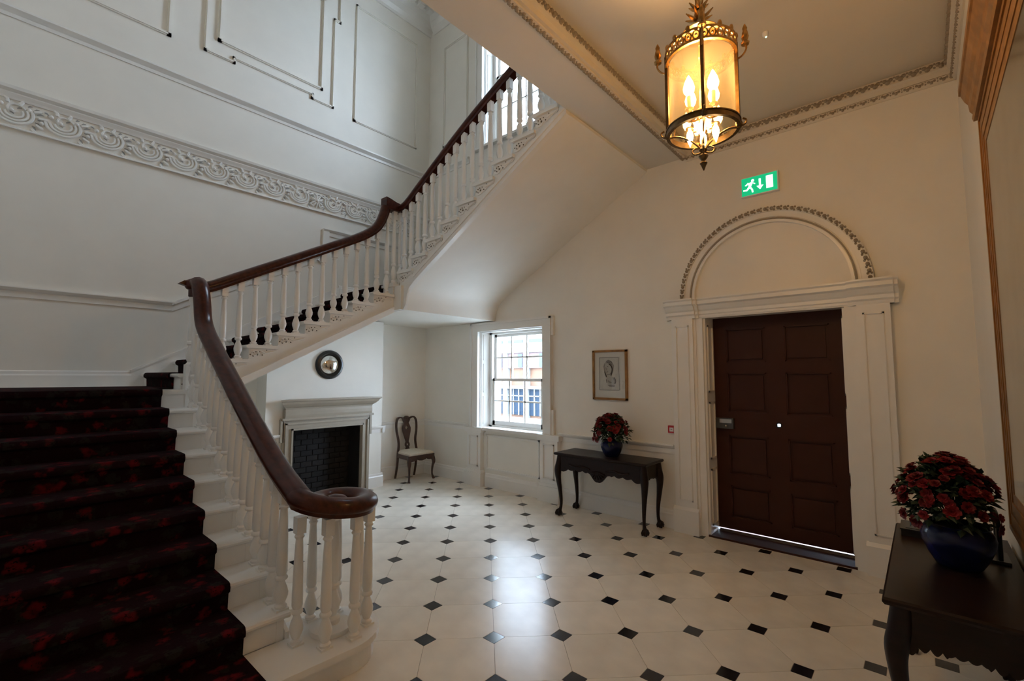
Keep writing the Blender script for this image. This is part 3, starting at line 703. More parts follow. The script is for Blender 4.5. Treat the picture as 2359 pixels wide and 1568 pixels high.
def put_brackets(axis, sgn, L, H, spots):
    m, lm = bracket_mb(axis, sgn, L, H); a = None
    for p0 in spots:
        if a is None:
            a = m.build('bracket', WHITE, sc, origin=(0, 0, 0)); a.location = Vector(p0)-WL[sc.name]; WL[a.name] = Vector(p0); o = a
            b_ = lm.build('painted_leaf_shade', BRACKET_SHADE, a, origin=(0, 0, 0)); b_.location = (0, 0, 0)
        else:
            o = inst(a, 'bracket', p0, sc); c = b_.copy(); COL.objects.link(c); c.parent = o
put_brackets('x', 1, G2-.004, .1, [(X2(n)+.03, S2, L1+R2*n-.036) for n in range(1, 9)])
put_brackets('y', -1, G3-.004, .1, [(S3, Y3(n)-.03, L2+R3*n-.036) for n in range(1, 10)])
# handrails
RP = [(1.22*a, 1.18*b) for a, b in [(-.036, 0), (.036, 0), (.040, .018), (.052, .028), (.056, .045), (.050, .064), (.030, .082), (.0, .090), (-.030, .082), (-.050, .064), (-.056, .045), (-.052, .028), (-.040, .018)]]
rail1 = [(4.87, 2.44), (4.80, 2.40), (4.735, 2.27), (4.69, 2.12), (4.60, 2.005), (4.382, 1.862), (3.866, 1.548), (3.238, 1.175), (3.02, 1.060), (2.90, 1.005), (2.80, .965), (2.72, .935), (2.68, .92)]
P1 = [(SX, a, b) for a, b in rail1]
V0_ = .838; path = smoothpath(P1, 2)[:-1]
N = 64; turns = 1.72*pi
for k in range(N+1):
    f = k/N; a = pi+.18+f*(turns*1.18); r = .240-.165*(f**1.1)
    path.append(Vector((CC[0]+r*math.cos(a), CC[1]+r*math.sin(a), V0_+.075*max(0, 1-f/.34)**2)))
MB().sweep(path, RP).build('handrail', MAHOG, sc, True)
q = MB(); q.lathe([(.03, 0), (.075, 0), (.085, .02), (.085, .06), (.06, .085), (.02, .096), (.001, .098)], (CC[0], CC[1], V0_-.001), 24); q.build('volute_eye', MAHOG, sc, True)
q = MB(); q.lathe([(.035, -.10), (.05, -.09), (.052, -.03), (.07, -.02), (.082, .0), (.085, .03), (.07, .055), (.04, .07), (.001, .075)], (SX, 4.93, 2.455), 24)
q.prism([(SX-.13, 2.47), (SX-.06, 2.45), (SX-.06, 2.50), (SX-.09, 2.50)], 'y', 4.90, 4.96); q.build('newel_cap', MAHOG, sc, True)
rail2 = [(1.24, 2.41), (1.34, 2.425), (1.60, 2.568), (2.19, 2.885), (2.69, 3.155), (2.94, 3.295), (3.10, 3.415), (3.19, 3.53), (3.25, 3.68), (3.275, 3.78)]
r2s = smoothpath([(a, 5.02, b) for a, b in rail2], 2)
MB().sweep(r2s, RP).build('handrail', MAHOG, sc, True)
rail3 = [(5.08, 3.765), (4.92, 3.755), (4.78, 3.80), (4.61, 3.905), (4.046, 4.235), (3.607, 4.475), (3.032, 4.745), (2.36, 5.07)]
r3s = smoothpath([(3.43, a, b) for a, b in rail3], 2)
MB().sweep(r3s, RP).build('handrail', MAHOG, sc, True)
q = MB(); q.prism([(3.20, 3.76), (3.40, 3.765), (3.49, 3.765), (3.49, 3.86), (3.36, 3.87), (3.27, 3.895), (3.20, 3.91)], 'y', 4.955, 5.085); q.build('rail_knee', MAHOG, sc)
t1 = sorted([(p.y, p.z) for p in smoothpath(P1, 2)]); t2 = [(p.x, p.z) for p in r2s]; t3 = sorted([(p.y, p.z) for p in r3s])
# balusters: square block, ring, long tapered column, collar, vase, foot
BPROF = [(.024, .0), (.026, .018), (.017, .030), (.021, .045), (.0285, .075), (.030, .100), (.024, .135), (.016, .165), (.0145, .178), (.0245, .186), (.0265, .196), (.0245, .206), (.019, .214), (.0235, .232), (.0235, .30), (.0215, .45), (.0175, .60), (.0155, .645), (.0155, .652), (.021, .660), (.022, .668), (.017, .676), (.0185, .69)]
bm = MB(); bm.box(-.0265, .0265, -.0265, .0265, 0, .0125); bm.lathe([(r, z+.010) for r, z in BPROF], (0, 0, 0), 12); bm.box(-.021, .021, -.021, .021, .695, .80)
balp = [None]
def baluster(x_, y_, z, h, s=1.0):
    k = h/.80
    if balp[0] is None:
        balp[0] = bm.build('baluster', WHITE, sc, True, origin=(0, 0, 0)); balp[0].location = Vector((x_, y_, z))-WL[sc.name]; balp[0].scale = (s*1.25, s*1.25, k)
    else: inst(balp[0], 'baluster', (x_, y_, z), sc, sc=(s*1.25, s*1.25, k))
for n in range(2, 10):
    for f in (.27, .77):
        yy = Y1(n)+f*G1; baluster(SX-.005, yy, R1*n, lerp(t1, yy)-R1*n+.012, 1.05)
for yy in (4.80,): baluster(SX-.005, yy+.02, L1, 2.36-L1)
for n in range(1, 9):
    for f in (.27, .77):
        xx = X2(n)+f*G2
        if xx < 1.30: continue
        z = L1+R2*n; baluster(xx, 5.015, z, lerp(t2, xx)-z+.012)
baluster(3.36, 5.015, L2, 3.78-L2); baluster(3.44, 4.99, L2, 3.77-L2)
for n in range(1, 10):
    for f in (.27, .77):
        yy = Y3(n)-f*G3; z = L2+R3*n; baluster(3.425, yy, z, lerp(t3, yy)-z+.012)
for (x_, y_) in ((1.225, 2.70), (1.315, 2.545), (1.475, 2.52), (1.605, 2.60), (1.635, 2.75), (1.55, 2.87), (1.40, 2.90)): baluster(x_, y_, R1, V0_-R1+.012, 1.0)
q = MB(); q.lathe([(.115, 0), (.12, .012), (.12, .03), (.10, .042), (.055, .045)], (CC[0], CC[1], R1), 28); q.build('newel_base', WHITE, sc, True)
q = MB(); q.lathe([(.05, .045), (.052, .07), (.03, .085), (.045, .12), (.05, .16), (.03, .22), (.028, .235), (.042, .245), (.042, .26), (.034, .27), (.040, .30), (.036, .55), (.028, .63), (.04, .645), (.04, .665), (.03, .69)], (CC[0], CC[1], R1), 20); q.build('newel_column', WHITE, sc, True)
q = MB(); q.box(SX-.045, SX+.045, 4.885, 4.975, 1.0, 1.75); q.lathe([(.045, 1.75), (.03, 1.77), (.042, 1.80), (.048, 1.84), (.03, 1.90), (.028, 1.92), (.042, 1.93), (.042, 1.95), (.034, 1.96), (.038, 1.99), (.034, 2.2), (.028, 2.30), (.04, 2.32), (.04, 2.36)], (SX, 4.93, 0), 16); q.build('newel_post', WHITE, sc, True)

# ------------------------------------------------------------------ stair carpet
ct = .012
outer = [(2.40, .001), (2.40, .013)] 
def cprof(P, step_front, z0, z1):
    P += [(step_front+.026-.012, z0+.012), (step_front+.022-.012, z1-.055), (step_front-.016, z1-.036), (step_front-.018, z1-.012), (step_front-.006, z1+.008), (step_front+.012, z1+ct)]
o_ = [(2.44-.004, .013)]
cprof(o_, 2.44, .001, R1)
for n in range(2, 11): cprof(o_, Y1(n), R1*(n-1), R1*n)
end = (Y1(10)+.35, L1+ct)
poly = o_+[end, (end[0], L1+.0008)]
inn = []
def inner(f, z0, z1, sg=1): return [(f-sg*.0045, z1+.0008), (f-sg*.0045, z1-.0368), (f+sg*.0272, z1-.0368), (f+sg*.0272, z0+.0008)]
for n in range(10, 1, -1): inn += inner(Y1(n), R1*(n-1), R1*n)
inn += [(2.4385, R1+.0008), (2.4385, R1-.037), (2.4655, R1-.037), (2.4655, .001)]
poly += inn
cpt = MB(); cpt.prism(poly, 'x', -.36, .985)
cpt.box(-.36, X2(1)+.01, Y1(10)+.35, 6.25, L1+.0008, L1+ct)
cpt.box(.985-.01, X2(1)+.01, 5.22, 6.25, L1+.0008, L1+ct-.0005)
o2 = [(X2(1), L1+.001)]
for n in range(1, 10): cprof(o2, X2(n), L1+R2*(n-1), L1+R2*n)
o2 += [(3.75, L2+ct), (3.75, L2+.0008)]
for n in range(9, 0, -1): o2 += inner(X2(n), L1+R2*(n-1), L1+R2*n)
cpt.prism(o2, 'y', 5.22, 6.25)
cpt.box(3.75, 4.80, 4.98, 6.25, L2+.0008, L2+ct)
o3 = [(Y3(1), L2+.001)]
def cprof3(P, f, z0, z1): P += [(f-.014, z0+.012), (f-.010, z1-.055), (f+.016, z1-.036), (f+.018, z1-.012), (f+.006, z1+.008), (f-.012, z1+ct)]
for n in range(1, 11): cprof3(o3, Y3(n), L2+R3*(n-1), L2+R3*n)
o3 += [(2.36, L2+R3*10+ct), (2.36, L2+R3*10+.0008)]
for n in range(10, 0, -1): o3 += inner(Y3(n), L2+R3*(n-1), L2+R3*n, -1)
cpt.prism(o3, 'x', 3.66, 4.80)
tag(cpt.build('stair_carpet', CARPET, None, True, origin=(0, 0, 0)), 'dark red patterned carpet runner laid up the staircase', 'carpet')

# ------------------------------------------------------------------ lantern
LC = Vector((2.50, .833, 0)); LR = .178; ZB, ZT = 2.985, 3.385
ln = empty('hanging_lantern', (LC.x, LC.y, ZB), 'gilt bronze cylindrical glass lantern with lit candle bulbs hanging on a chain', 'lantern')
view = math.atan2(-LC.y, -LC.x)
ang = [view+.05+k*pi/2 for k in range(4)]
def circ(r, z, n=40): return [(LC.x+r*math.cos(2*pi*k/n), LC.y+r*math.sin(2*pi*k/n), z) for k in range(n)]
rect = lambda w_, h_: [(-w_/2, -h_/2), (w_/2, -h_/2), (w_/2, h_/2), (-w_/2, h_/2)]
q = MB(); q.sweep(circ(LR, ZB), rect(.018, .032), True); q.sweep(circ(LR+.004, ZB+.014), rect(.018, .006), True); q.build('lower_ring', BRASSD, ln, True)
q = MB(); q.sweep(circ(LR, ZT), rect(.014, .012), True); q.sweep(circ(LR, ZT+.062), rect(.014, .012), True); cro = q.build('crown_gallery', BRONZE, ln, True)
q = MB()
for k in range(28):
    a = 2*pi*k/28; c = Vector((LC.x+LR*math.cos(a), LC.y+LR*math.sin(a), ZT+.031))
    e_ = Vector((-math.sin(a), math.cos(a), 0))
    q.tube([c+e_*(.017*math.cos(u))+Vector((0, 0, .024*math.sin(u))) for u in [2*pi*j/8 for j in range(8)]], .0042, 5, True, up0=Vector((math.cos(a), math.sin(a), 0)))
    q.ball(tuple(c), .007, 6, 4)
    if k % 2 == 0: q.ball((c.x, c.y, ZT+.078), .012, 6, 5, 1.5)
o = q.build('pierced_ornament', BRONZE, cro, True); o['kind'] = 'stuff'
for a in ang:
    d = Vector((math.cos(a), math.sin(a), 0)); q = MB(); c = LC+d*LR
    q.box(-.008, .008, -.008, .008, 0, 1); q.v = [(c.x+x*1.0, c.y+y*1.0, ZB-.02+z*(ZT+.08-ZB)) for x, y, z in q.v]
    q.ball((c.x, c.y, ZB), .02, 8, 6)
    bo = q.build('upright_bar', BRASSD, ln, True)
    f = MB()      # scroll bracket with a flame urn at the crown and a curl at the base
    f.tube(smoothpath([c+Vector((0, 0, ZT-.04-ZB+ZB)), c+d*.035+Vector((0, 0, ZT-.02)), c+d*.055+Vector((0, 0, ZT+.02)), c+d*.03+Vector((0, 0, ZT+.05))], 2), .005, 6)
    u = c+d*.045
    f.lathe([(.004, ZT+.03), (.02, ZT+.035), (.022, ZT+.045), (.012, ZT+.055), (.019, ZT+.075), (.015, ZT+.10), (.010, ZT+.115), (.013, ZT+.125), (.003, ZT+.15)], (u.x, u.y, 0), 8)
    f.build('flame_urn', BRONZE, bo, True)
    g = MB(); g.tube(smoothpath([c+Vector((0, 0, ZB-.015)), c+d*.03+Vector((0, 0, ZB-.005)), c+d*.04+Vector((0, 0, ZB+.02)), c+d*.02+Vector((0, 0, ZB+.03))], 2), .005, 6); g.build('scroll', BRASSD, bo, True)
    h = MB(); h.tube(smoothpath([c+Vector((0, 0, ZB-.015)), LC+d*LR*.7+Vector((0, 0, ZB-.01)), LC+d*LR*.25+Vector((0, 0, ZB-.06)), LC+Vector((0, 0, ZB-.12))], 2), .006, 6); h.build('bottom_arm', BRASSD, ln, True)
    h = MB(); p4 = LC+d*.05+Vector((0, 0, ZB-.10)); h.tube(smoothpath([LC+Vector((0, 0, ZB-.12)), LC+d*.045+Vector((0, 0, ZB-.135)), LC+d*.06+Vector((0, 0, ZB-.11)), LC+d*.035+Vector((0, 0, ZB-.095))], 2), .005, 6); h.build('bottom_curl', BRASSD, ln, True)
    h = MB(); h.tube(smoothpath([c+Vector((0, 0, ZT+.06)), LC+d*LR*.9+Vector((0, 0, ZT+.13)), LC+d*LR*.35+Vector((0, 0, ZT+.14)), LC+d*.02+Vector((0, 0, ZT+.22))], 2), .006, 6); h.build('crown_arm', BRONZE, ln, True)
q = MB(); q.lathe([(.003, -.225), (.012, -.20), (.02, -.185), (.01, -.17), (.022, -.155), (.026, -.145), (.012, -.13), (.022, -.11), (.01, -.095)], (LC.x, LC.y, ZB), 10); q.build('bottom_finial', BRASSD, ln, True)
q = MB(); q.lathe([(.012, .18), (.028, .19), (.03, .21), (.012, .225), (.022, .24), (.026, .27), (.012, .30), (.022, .315), (.012, .33), (.01, .37), (.02, .385), (.004, .40)], (LC.x, LC.y, ZT), 12)
for k in range(16):
    a = 2*pi*k/8; zz = ZT+(.30 if k < 8 else .235); d = Vector((math.cos(a), math.sin(a), 0)); s_l = .055 if k < 8 else .075
    q.tube([LC+d*.015+Vector((0, 0, zz)), LC+d*s_l*.6+Vector((0, 0, zz+.015)), LC+d*s_l+Vector((0, 0, zz+.035))], .008, 5, scale=[1, 1.1, .3])
q.build('leaf_crown', BRONZE, ln, True)
MB().lathe([(.004, .135), (.075, .140), (.10, .150), (.098, .156), (.06, .172), (.012, .185)], (LC.x, LC.y, ZT), 24).build('crown_light_shield', BRONZE, ln, True)  # added disc that keeps the lantern's glare off the ceiling above
q = MB()
zc = ZT+.40; k = 0
while zc < CZ-.02:
    e_ = Vector((1, 0, 0)) if k % 2 else Vector((0, 1, 0)); oth = Vector((0, 1, 0)) if k % 2 else Vector((1, 0, 0))
    q.tube([Vector((LC.x, LC.y, zc+.018))+e_*(.010*math.cos(u))+Vector((0, 0, .022*math.sin(u))) for u in [2*pi*j/10 for j in range(10)]], .0035, 5, True, up0=oth); zc += .034; k += 1
q.build('chain', BRASSD, ln, True)
MB().lathe([(.015, -.05), (.05, -.035), (.06, -.01), (.06, 0)], (LC.x, LC.y, CZ), 20).build('ceiling_rose', BRASSD, ln, True)
q = MB(); q.sweep(circ(LR-.014, ZB+.016, 48), [(0, 0), (.003, 0), (.003, ZT-ZB-.02), (0, ZT-ZB-.02)], True); q.build('glass_cylinder', LGLASS, ln, True)
q = MB(); q.lathe([(.01, -.10), (.012, .10), (.03, .105), (.03, .115), (.01, .13), (.01, .395)], (LC.x, LC.y, ZB), 10)
cb = q.build('candle_stem', BRONZE, ln, True)
for tier, (rr, zb, cnt, hh) in enumerate(((.085, ZB+.10, 4, .075), (.065, ZB+.02, 4, .05))):
    for k in range(cnt):
        a = view+.75+k*2*pi/cnt+tier*.78; c = LC+Vector((rr*math.cos(a), rr*math.sin(a), 0))
        q = MB(); q.tube(smoothpath([LC+Vector((0, 0, zb)), LC+(c-LC)*.6+Vector((0, 0, zb-.025)), c+Vector((0, 0, zb))], 2), .005, 6); q.lathe([(.006, zb-.008), (.022, zb), (.022, zb+.006), (.011, zb+.008)], (c.x, c.y, 0), 10); q.build('candle_arm', BRONZE, ln, True)
        if tier == 0:
            MB().lathe([(.011, zb+.006), (.011, zb+hh)], (c.x, c.y, 0), 10).build('candle_sleeve', CANDLE, ln)
            MB().lathe([(.010, 0), (.026, .022), (.030, .045), (.022, .078), (.008, .108), (.001, .118)], (c.x, c.y, zb+hh), 10).build('bulb', BULB, ln, True)
        else: MB().lathe([(.001, -.095), (.005, -.083), (.014, -.058), (.018, -.035), (.015, -.015), (.008, 0)], (c.x, c.y, zb-.006), 10).build('bulb', BULB, ln, True)
LAMP = bpy.data.lights.new('lantern_light', 'POINT'); LAMP.energy = 40; LAMP.color = (1.0, .54, .20); LAMP.shadow_soft_size = .05
lo = bpy.data.objects.new('lantern_light', LAMP); COL.objects.link(lo); place(lo, (LC.x, LC.y, ZB+.235), ln)

# ------------------------------------------------------------------ exit sign, sensor, call point
ex = empty('exit_sign', (XB, 1.135, 3.47), 'illuminated green emergency exit sign with running figure, arrow and door above the arch', 'sign')
sy0, sy1, sz0, sz1 = .965, 1.305, 3.468, 3.668; SXF = XB-.05
MB().box(SXF, XB-.001, sy0, sy1, sz0, sz1).build('sign_box', PLWHITE, ex)
MB().box(SXF-.004, SXF, sy0+.010, sy1-.010, sz0+.010, sz1-.010).build('green_panel', GREEN, ex)
def sgn_poly(polys, nm):      # u runs left to right in view (towards -Y)
    m = MB()
    for P in polys: m.prism([(sy1-.010-u, sz0+.010+v) for u, v in P], 'x', SXF-.0065, SXF-.003)
    return m.build(nm, SIGNW, ex)
sgn_poly([[(.225, .03), (.285, .03), (.285, .155), (.225, .155)]], 'door_symbol')
sgn_poly([[(.160, .145), (.178, .145), (.178, .075), (.200, .075), (.169, .035), (.138, .075), (.160, .075)]], 'arrow_symbol')
head = [(.104+.014*math.cos(a), .142+.014*math.sin(a)) for a in [2*pi*k/12 for k in range(12)]]
sgn_poly([head, [(.060, .118), (.092, .130), (.104, .118), (.085, .078), (.062, .078), (.066, .098)], [(.062, .130), (.070, .118), (.042, .098), (.030, .104)], [(.092, .128), (.100, .118), (.122, .100), (.128, .108)],
          [(.062, .085), (.078, .072), (.050, .046), (.015, .050), (.015, .062), (.045, .060)], [(.070, .085), (.088, .080), (.105, .052), (.108, .022), (.095, .020), (.090, .046)]], 'running_figure_symbol')
sn = empty('ceiling_sensor', (3.71, .76, CZ-.02), 'tiny white sensor with a green light on the hall ceiling', 'sensor')
MB().lathe([(.004, -.018), (.014, -.014), (.020, 0), (.020, .02)], (3.71, .76, CZ-.02), 16).build('sensor_body', PLWHITE, sn, True)
MB().ball((3.71, .755, CZ-.038), .006).build('indicator_light', emit('green_led', (.5, 1, .7), 3), sn)
cp = empty('fire_call_point', (XB, 2.10, 1.02), 'small red and white fire alarm call point on the wall beside the left pilaster', 'alarm')
MB().box(XB-.04, XB-.001, 2.066, 2.140, 1.030, 1.108).build('call_box', RED, cp)
MB().box(XB-.043, XB-.038, 2.078, 2.122, 1.045, 1.088).build('break_plate', PLWHITE, cp)
MB().lathe([(.010, -.002), (.010, .002)], (0, 0, 0), 12).build('press_dot', BLACK, cp).location = Vector((XB-.044, 2.10, 1.066))-WL[cp.name]

# ------------------------------------------------------------------ framed drawing
pf = empty('framed_drawing', (XB, 2.868, 1.36), 'sepia drawing of a veiled head in a thin gilt frame on the cream wall', 'picture')
a0, a1, b0, b1 = 2.632, 3.105, 1.362, 1.970
q = MB(); fw = .026
for (u0, u1, v0, v1) in ((a0, a0+fw, b0, b1), (a1-fw, a1, b0, b1), (a0, a1, b0, b0+fw), (a0, a1, b1-fw, b1)): q.box(XB-.03, XB-.001, u0, u1, v0, v1)
q.build('frame', GILT, pf)
MB().box(XB-.014, XB-.002, a0+fw, a1-fw, b0+fw, b1-fw).build('mount', PAPER, pf)
MB().box(XB-.016, XB-.013, a0+.095, a1-.095, b0+.12, b1-.085).build('sheet', SHEET, pf)
W_, H_ = a1-a0, b1-b0
def D(px, py): return (XB-.0165, a1-(px/1206-.075)/.80*W_, b1-(py/1568-.085)/.83*H_)
q = MB(); TONE = mat('grey_wash', (.22, .19, .155), .8); MID = mat('pale_wash', (.38, .345, .285), .8)
def patch(pts, m, nm, dx): MB().prism([D(*p_)[1:] for p_ in pts], 'x', XB-.0165-dx, XB-.0155).build(nm, m, pf)
patch([(430, 470), (520, 390), (620, 420), (690, 540), (680, 680), (620, 800), (640, 830), (740, 900), (735, 1010), (640, 1060), (520, 1020), (480, 900), (490, 820), (430, 700), (400, 580)], MID, 'pale_tone', .0003)
patch([(470, 430), (540, 385), (630, 425), (695, 540), (670, 700), (620, 800), (590, 760), (630, 640), (600, 560), (540, 490)], TONE, 'hair_tone', .0006)
patch([(400, 560), (430, 480), (450, 500), (430, 600), (450, 720), (490, 800), (470, 860), (430, 760)], TONE, 'veil_tone', .0006)
patch([(650, 850), (700, 850), (745, 930), (730, 1010), (680, 1040), (700, 950)], TONE, 'shoulder_tone', .0006)
patch([(520, 920), (600, 960), (640, 990), (570, 1000), (520, 960)], TONE, 'fold_tone', .0006)
patch([(510, 1040), (720, 1050), (700, 1095), (560, 1090)], TONE, 'base_tone', .0006)
def stroke(pts, r): q.tube(smoothpath([D(*p_) for p_ in pts], 2), r, 5, up0=Vector((1, 0, 0)))
stroke([(560, 500), (620, 540), (655, 640), (630, 740), (610, 800)], .007)
stroke([(430, 700), (470, 790), (482, 840)], .005); stroke([(475, 900), (490, 990)], .003); stroke([(700, 850), (745, 930), (725, 1010)], .004)
stroke([(500, 555), (535, 565)], .003); stroke([(455, 605), (475, 595)], .003); stroke([(490, 600), (480, 650), (505, 660)], .0022); stroke([(490, 705), (530, 700)], .003); stroke([(500, 770), (570, 780), (600, 740)], .003)
stroke([(470, 470), (560, 440), (640, 520)], .003); stroke([(480, 430), (560, 410), (650, 480)], .003)
q.build('drawn_lines', INK, pf)
q = MB()
for (p_, r_) in (((280, 330), (280, 1180)), ((820, 330), (840, 1180)), ((280, 330), (820, 330)), ((280, 1180), (830, 1180))):
    q.tube([D(*p_), D(*r_)], .0022, 4, up0=Vector((1, 0, 0)))
q.build('drawn_border', INK, pf)
MB().box(XB-.020, XB-.019, a0+fw, a1-fw, b0+fw, b1-fw).build('picture_glass', PANE, pf)

# ------------------------------------------------------------------ round convex mirror
cm = empty('convex_mirror', (3.13, BY, 1.60), 'small round convex mirror in a black frame over the fireplace', 'mirror')
def ylathe(prof, c, seg, nm, m):     # lathe about the -Y axis
    b = MB().lathe(prof, (0, 0, 0), seg); b.v = [(c[0]+x_, c[1]-z, c[2]+y_) for x_, y_, z in b.v]; b.f = [f[::-1] for f in b.f]
    return b
q = ylathe([(.142, .0), (.198, .0), (.200, .02), (.185, .04), (.165, .045), (.155, .036), (.148, .03), (.142, .02)], (3.13, BY-.001, 1.803), 40, '', None); q.f = [f for f in q.f if len(f) <= 4]; q.build('mirror_frame', BLACK, cm, True)
q = ylathe([(.144, .012), (.138, .022), (.11, .040), (.075, .052), (.038, .059), (.001, .061)], (3.13, BY-.001, 1.803), 40, '', None); q.build('mirror_disc', MIRROR, cm, True)

# ------------------------------------------------------------------ console tables
def console(loc, W, D_, H, rz, label):
    """front faces local -Y, width along X"""
    r = empty('console_table', (0, 0, 0), label, 'table', 'carved console tables')
    hw, hd = W/2, D_/2
    q = MB(); prof = [(0, H-.032), (.012, H-.03), (.02, H-.018), (.02, H-.008), (.012, H), (0, H)]
    ring = lambda d: [(-hw-d, -hd-d), (hw+d, -hd-d), (hw+d, hd), (-hw-d, hd)]
    pts = [ring(d) for d, _ in prof]
    vs = []
    for (d, z) in prof: vs += [(x_, y_, z) for x_, y_ in ring(d)]
    n = len(prof); fs = [(k*4+j, k*4+(j+1)%4, (k+1)*4+(j+1)%4, (k+1)*4+j) for k in range(n-1) for j in range(4)]+[(3, 2, 1, 0), tuple((n-1)*4+j for j in range(4))]
    q.add(vs, fs).build('table_top', OAK, r)
    ins = .03; zt = H-.032; za = H-.175
    def apron(L, drop):
        out = [(-L/2, zt), (L/2, zt)]
        N = 60; low = []
        for k in range(N+1):
            u = L/2-L*k/N; f = abs(u)/(L/2)
            z = za-.020*abs(math.sin(f*5*pi))*(1 if f > .3 else .5)-.035*max(0, f-.75)/.25
            if f < .30: z -= drop*(math.cos(f/.30*pi)*.5+.5)
            low.append((u, z))
        return out+low
    q = MB(); q.prism(apron(W-.12, .10), 'y', -hd+.008, -hd+.035); fa = q.build('front_apron', OAK, r)
    q = MB()
    for k in range(7):
        a = pi*(.1+.8*k/6); q.tube([(0, -hd+.004, za+.015), (.05*math.cos(a), -hd-.004, za+.015-.04*math.sin(a)), (.095*math.cos(a), -hd+.004, za+.015-.085*math.sin(a))], .013, 6, up0=Vector((0, 1, 0)), scale=[.5, 1, .9])
    for sg in (-1, 1):
        q.tube(smoothpath([(sg*.10, -hd+.004, za+.03), (sg*.20, -hd+.002, za+.055), (sg*.30, -hd+.004, za+.03), (sg*.38, -hd+.004, za+.05)], 2), .010, 6, up0=Vector((0, 1, 0)))
    q.build('shell_carving', OAK, fa, True)
    for sg in (-1, 1):
        q = MB(); ap = [(u*1.0, z) for u, z in apron(D_-.10, .0)]; q.prism(ap, 'x', sg*(hw-.035)-.012, sg*(hw-.035)+.012); q.build('side_apron', OAK, r)
    MB().box(-hw+.05, hw-.05, hd-.035, hd-.012, za+.02, zt).build('back_rail', OAK, r)
    for sx in (-1, 1):
        for sy in (-1, 1):
            dx, dy = sx*.7, sy*.7
            if sy > 0: dy = .15
            cx0, cy0 = sx*(hw-.035), sy*(hd-.035)
            tab = [(zt, -.004, .036), (H-.12, .006, .042), (H-.19, .026, .044), (H-.26, .028, .036), (H-.38, .012, .027), (H-.50, -.006, .021), (.14, -.012, .017), (.085, -.004, .018), (.055, .012, .026)]
            path = [(cx0+dx*o, cy0+dy*o, z) for z, o, rr in tab]
            sp = smoothpath(path, 2); zs = [p_.z for p_ in sp]
            tt = sorted([(z, rr) for z, o, rr in tab]); 
            q = MB(); q.tube(sp, 1.0, 10, scale=[lerp(tt, z) for z in zs], up0=Vector((0, 1, 0)))
            lg = q.build('leg', OAK, r, True)
            f = MB(); fx, fy = cx0+dx*.02, cy0+dy*.02
            f.ball((fx, fy, .036), .036, 10, 7)
            for k in range(4):
                a = pi/4+k*pi/2; f.tube([(fx, fy, .075), (fx+.026*math.cos(a), fy+.026*math.sin(a), .060), (fx+.037*math.cos(a), fy+.037*math.sin(a), .034), (fx+.030*math.cos(a), fy+.030*math.sin(a), .010)], .009, 6, up0=Vector((-math.sin(a), math.cos(a), 0)))
            f.build('claw_foot', OAK, lg, True)
    r.location = loc; r.rotation_euler = (0, 0, rz); WL[r.name] = Vector(loc)
    return r
TH = .74
console((4.785, 2.78, 0), 1.14, .42, TH, -pi/2, 'dark carved console table with cabriole legs standing under the framed drawing')
console((3.17, -.075, 0), 1.28, .46, TH, pi, 'dark carved console table in the right corner under the tall gilt mirror')

